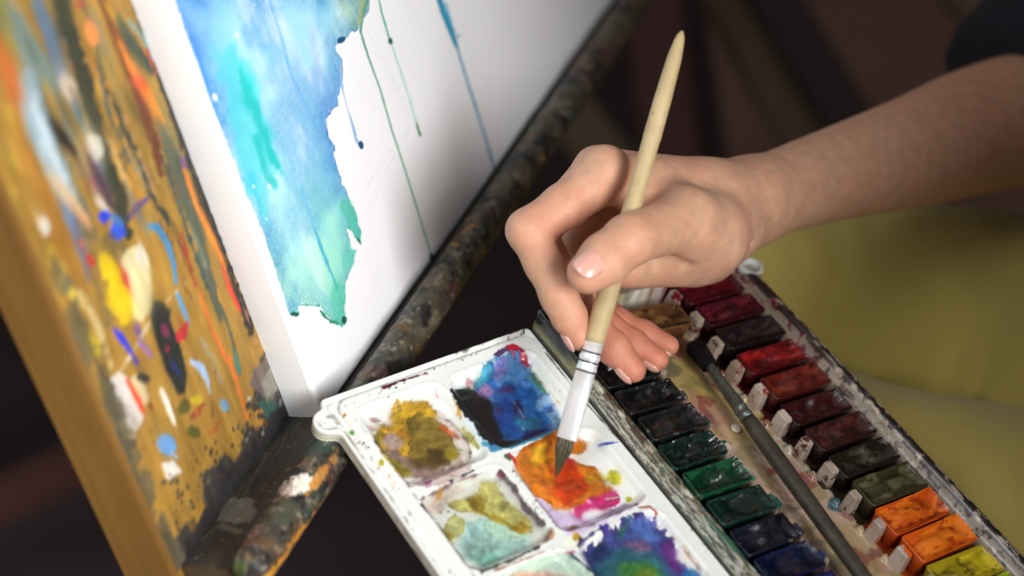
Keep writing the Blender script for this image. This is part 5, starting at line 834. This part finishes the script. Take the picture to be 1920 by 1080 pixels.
def nail(c,axis,out,L_,Wd,rad):
    """curved plate centred at c, lengthwise along axis, facing out"""
    axis=np.array(axis)/np.linalg.norm(axis); out=np.array(out)-(np.array(out)@axis)*axis; out/=np.linalg.norm(out); sd_=np.cross(axis,out); P=[];nu,nv=17,15
    for i in range(nu):
        a=-1+2*i/(nu-1)
        for j in range(nv):
            b_=-1+2*j/(nv-1); s_=math.sqrt(max(0,1-abs(a)**3.2))if a>0 else math.sqrt(max(0,1-abs(a)**4.5)); x=b_*Wd/2*max(s_,.12); z=rad*(math.cos(x/rad)-1); P.append(np.array(c)+axis*a*L_/2+sd_*rad*math.sin(x/rad)+out*(z-.0012*a*a*(a>0)-.0006*(1-(1-abs(b_)**4)*(1-abs(a)**6))))
    o=mesh_np('fingernail',np.array(P),gridF(nu,nv),None,m_nail); o.parent=person; o.matrix_parent_inverse=person.matrix_world.inverted(); so=o.modifiers.new('s','SOLIDIFY'); so.thickness=.0005; so.offset=-1; return o
vw=-R[2]; upx=-R[1]
tax=J['tT']-J['tI']; nail(J['tT']-tax/np.linalg.norm(tax)*.0015+(vw*.86+upx*.42)/np.linalg.norm(vw*.86+upx*.42)*.0103,tax,vw*.86+upx*.42,.0155,.0135,.0092)
def nl(k1,k2,off,L_,Wd,out):
    a_=J[k2]-J[k1]; o_=np.array(out)-(np.array(out)@a_)*a_/(a_@a_); o_/=np.linalg.norm(o_); nail(J[k2]-a_/np.linalg.norm(a_)*.001+o_*off,a_,o_,L_,Wd,.0065)
nl('mD','mT',.0067,.0100,.0085,R[1]*.9-R[0]*.5+vw*.25); nl('rD','rT',.0062,.0095,.008,R[1]*.9-R[0]*.4+vw*.3); nl('iD','iT',.0073,.011,.0095,-R[0]*.95+vw*.1); nl('lD','lT',.0056,.0085,.007,R[1]*.9-R[0]*.4+vw*.3)
# sleeve and trousers
def cloth_obj(name,fl,col,m,fold=.0):
    P,F=surfnet(fl); q=P*1000
    o=mesh_np(name,P,F,np.ones(P.shape)*hexc(col)*(.94+.12*fbm(q[:,0]*.02,q[:,1]*.02,301,3,z=q[:,2]*.02))[:,None],m); o.parent=person; o.matrix_parent_inverse=person.matrix_world.inverted(); s_=o.modifiers.new('smooth','SMOOTH'); s_.iterations=3; return o
def twill(name,rough,f,strength):
    m,nt,b=mat(name); a_=N(nt,'ShaderNodeAttribute'); a_.attribute_name='Col'; w1=N(nt,'ShaderNodeTexWave'); w1.inputs['Scale'].default_value=f; w1.inputs['Distortion'].default_value=1.2; w1.inputs['Detail'].default_value=2; nt.links.new(coords(nt,(1,1,1),(0,0,.9)),w1.inputs['Vector'])
    n=noise(nt,700,4,.7); g=mixc(nt,.5,ramp(nt,w1.outputs['Fac'],[(.2,(.82,.82,.82)),(.8,(1,1,1))]),ramp(nt,n,[(.3,(.85,.85,.85)),(.7,(1,1,1))])); nt.links.new(mixc(nt,1.,a_.outputs['Color'],g,'MULTIPLY'),b.inputs['Base Color']); b.inputs['Roughness'].default_value=rough; b.inputs['Sheen Weight'].default_value=.15; bump(nt,b,w1.outputs['Fac'],strength,.0004); return m
m_tr=twill('olive_twill',.85,330,.5); m_sl=simple('navy_knit','#090b14','#0f111c',300,.95,.4,detail=4); 
fl=Field((.10,-.46,-.24),(.72,.34,.09),.0045)
def leg(a,b,ra,rb,k=.03): add(fl,[(np.array(a)/1000,np.array(b)/1000,ra,rb)],k)
leg((262,-99,-112),(330,-170,-108),.092,.096); leg((330,-170,-108),(540,-400,-90),.096,.11)
leg((330,62,-118),(420,-8,-106),.078,.088,.02); leg((420,-8,-106),(660,-210,-70),.088,.12,.02)
sl=fl.block((.1,-.46,-.24),(.72,.34,.09)); X,Y,Z=fl.xyz(sl); fl.F+=((fbm(X*9,Y*9,303,3,z=Z*9)-.5)*.012+(abs(fbm((X+Y)*7+2*Z,(X-Y)*22,311,2,z=Z*6)-.5)-.12)*.016).astype(np.float32)
cut=np.array([.0,.0,1.]); 
# the near thigh flattens where the box rests on it
m_=(X<.262)&(X>.05); fl.F=np.where((X<.250),np.maximum(fl.F,Z+.0125),fl.F).astype(np.float32)
cloth_obj('trousers',fl,'#b3a050',m_tr)
s0_=at(1800,40,.97); fl=Field(at(1800,40,.97)-np.array([.12,.16,.10]),at(1960,130,1.0)+np.array([.26,.16,.22]),.004)
e0=at(1905,150,.985); ex=at(2060,-40,1.01); add(fl,[(at(1930,150,.985),at(2040,50,1.0),.050,.056),(at(2040,50,1.0),at(2180,-150,1.02),.056,.07)],.02)
q_=fl.xyz(fl.block(fl.lo,fl.lo+1)); cutn=(at(1985,120,.98)-at(1845,170,.96)); cutn=at(2010,40,.99)-at(1870,180,.965); cutn/=np.linalg.norm(cutn); cp_=at(1895,112,.965); d_=((q_[0]-cp_[0])*cutn[0]+(q_[1]-cp_[1])*cutn[1]+(q_[2]-cp_[2])*cutn[2]); fl.F=np.maximum(fl.F,-d_.astype(np.float32)); fl.F+=((fbm(q_[0]*14,q_[1]*14,305,3,z=q_[2]*14)-.5)*.012).astype(np.float32)
cloth_obj('sleeve',fl,'#10131f',m_sl)

# painter's torso added out of frame, shaped to shade forearm and lap
fl=Field((.04,-.95,-.20),(.98,.02,.66),.008)
add(fl,[(np.array((.66,-.66,-.05)),np.array((.47,-.46,.26)),.165,.150),(np.array((.47,-.46,.26)),np.array((.27,-.34,.36)),.150,.125)],.04)
add(fl,[(np.array((.50,-.30,.36)),np.array((.60,-.13,.17)),.075,.062)],.05)
cloth_obj('added_torso',fl,'#10131f',m_sl)
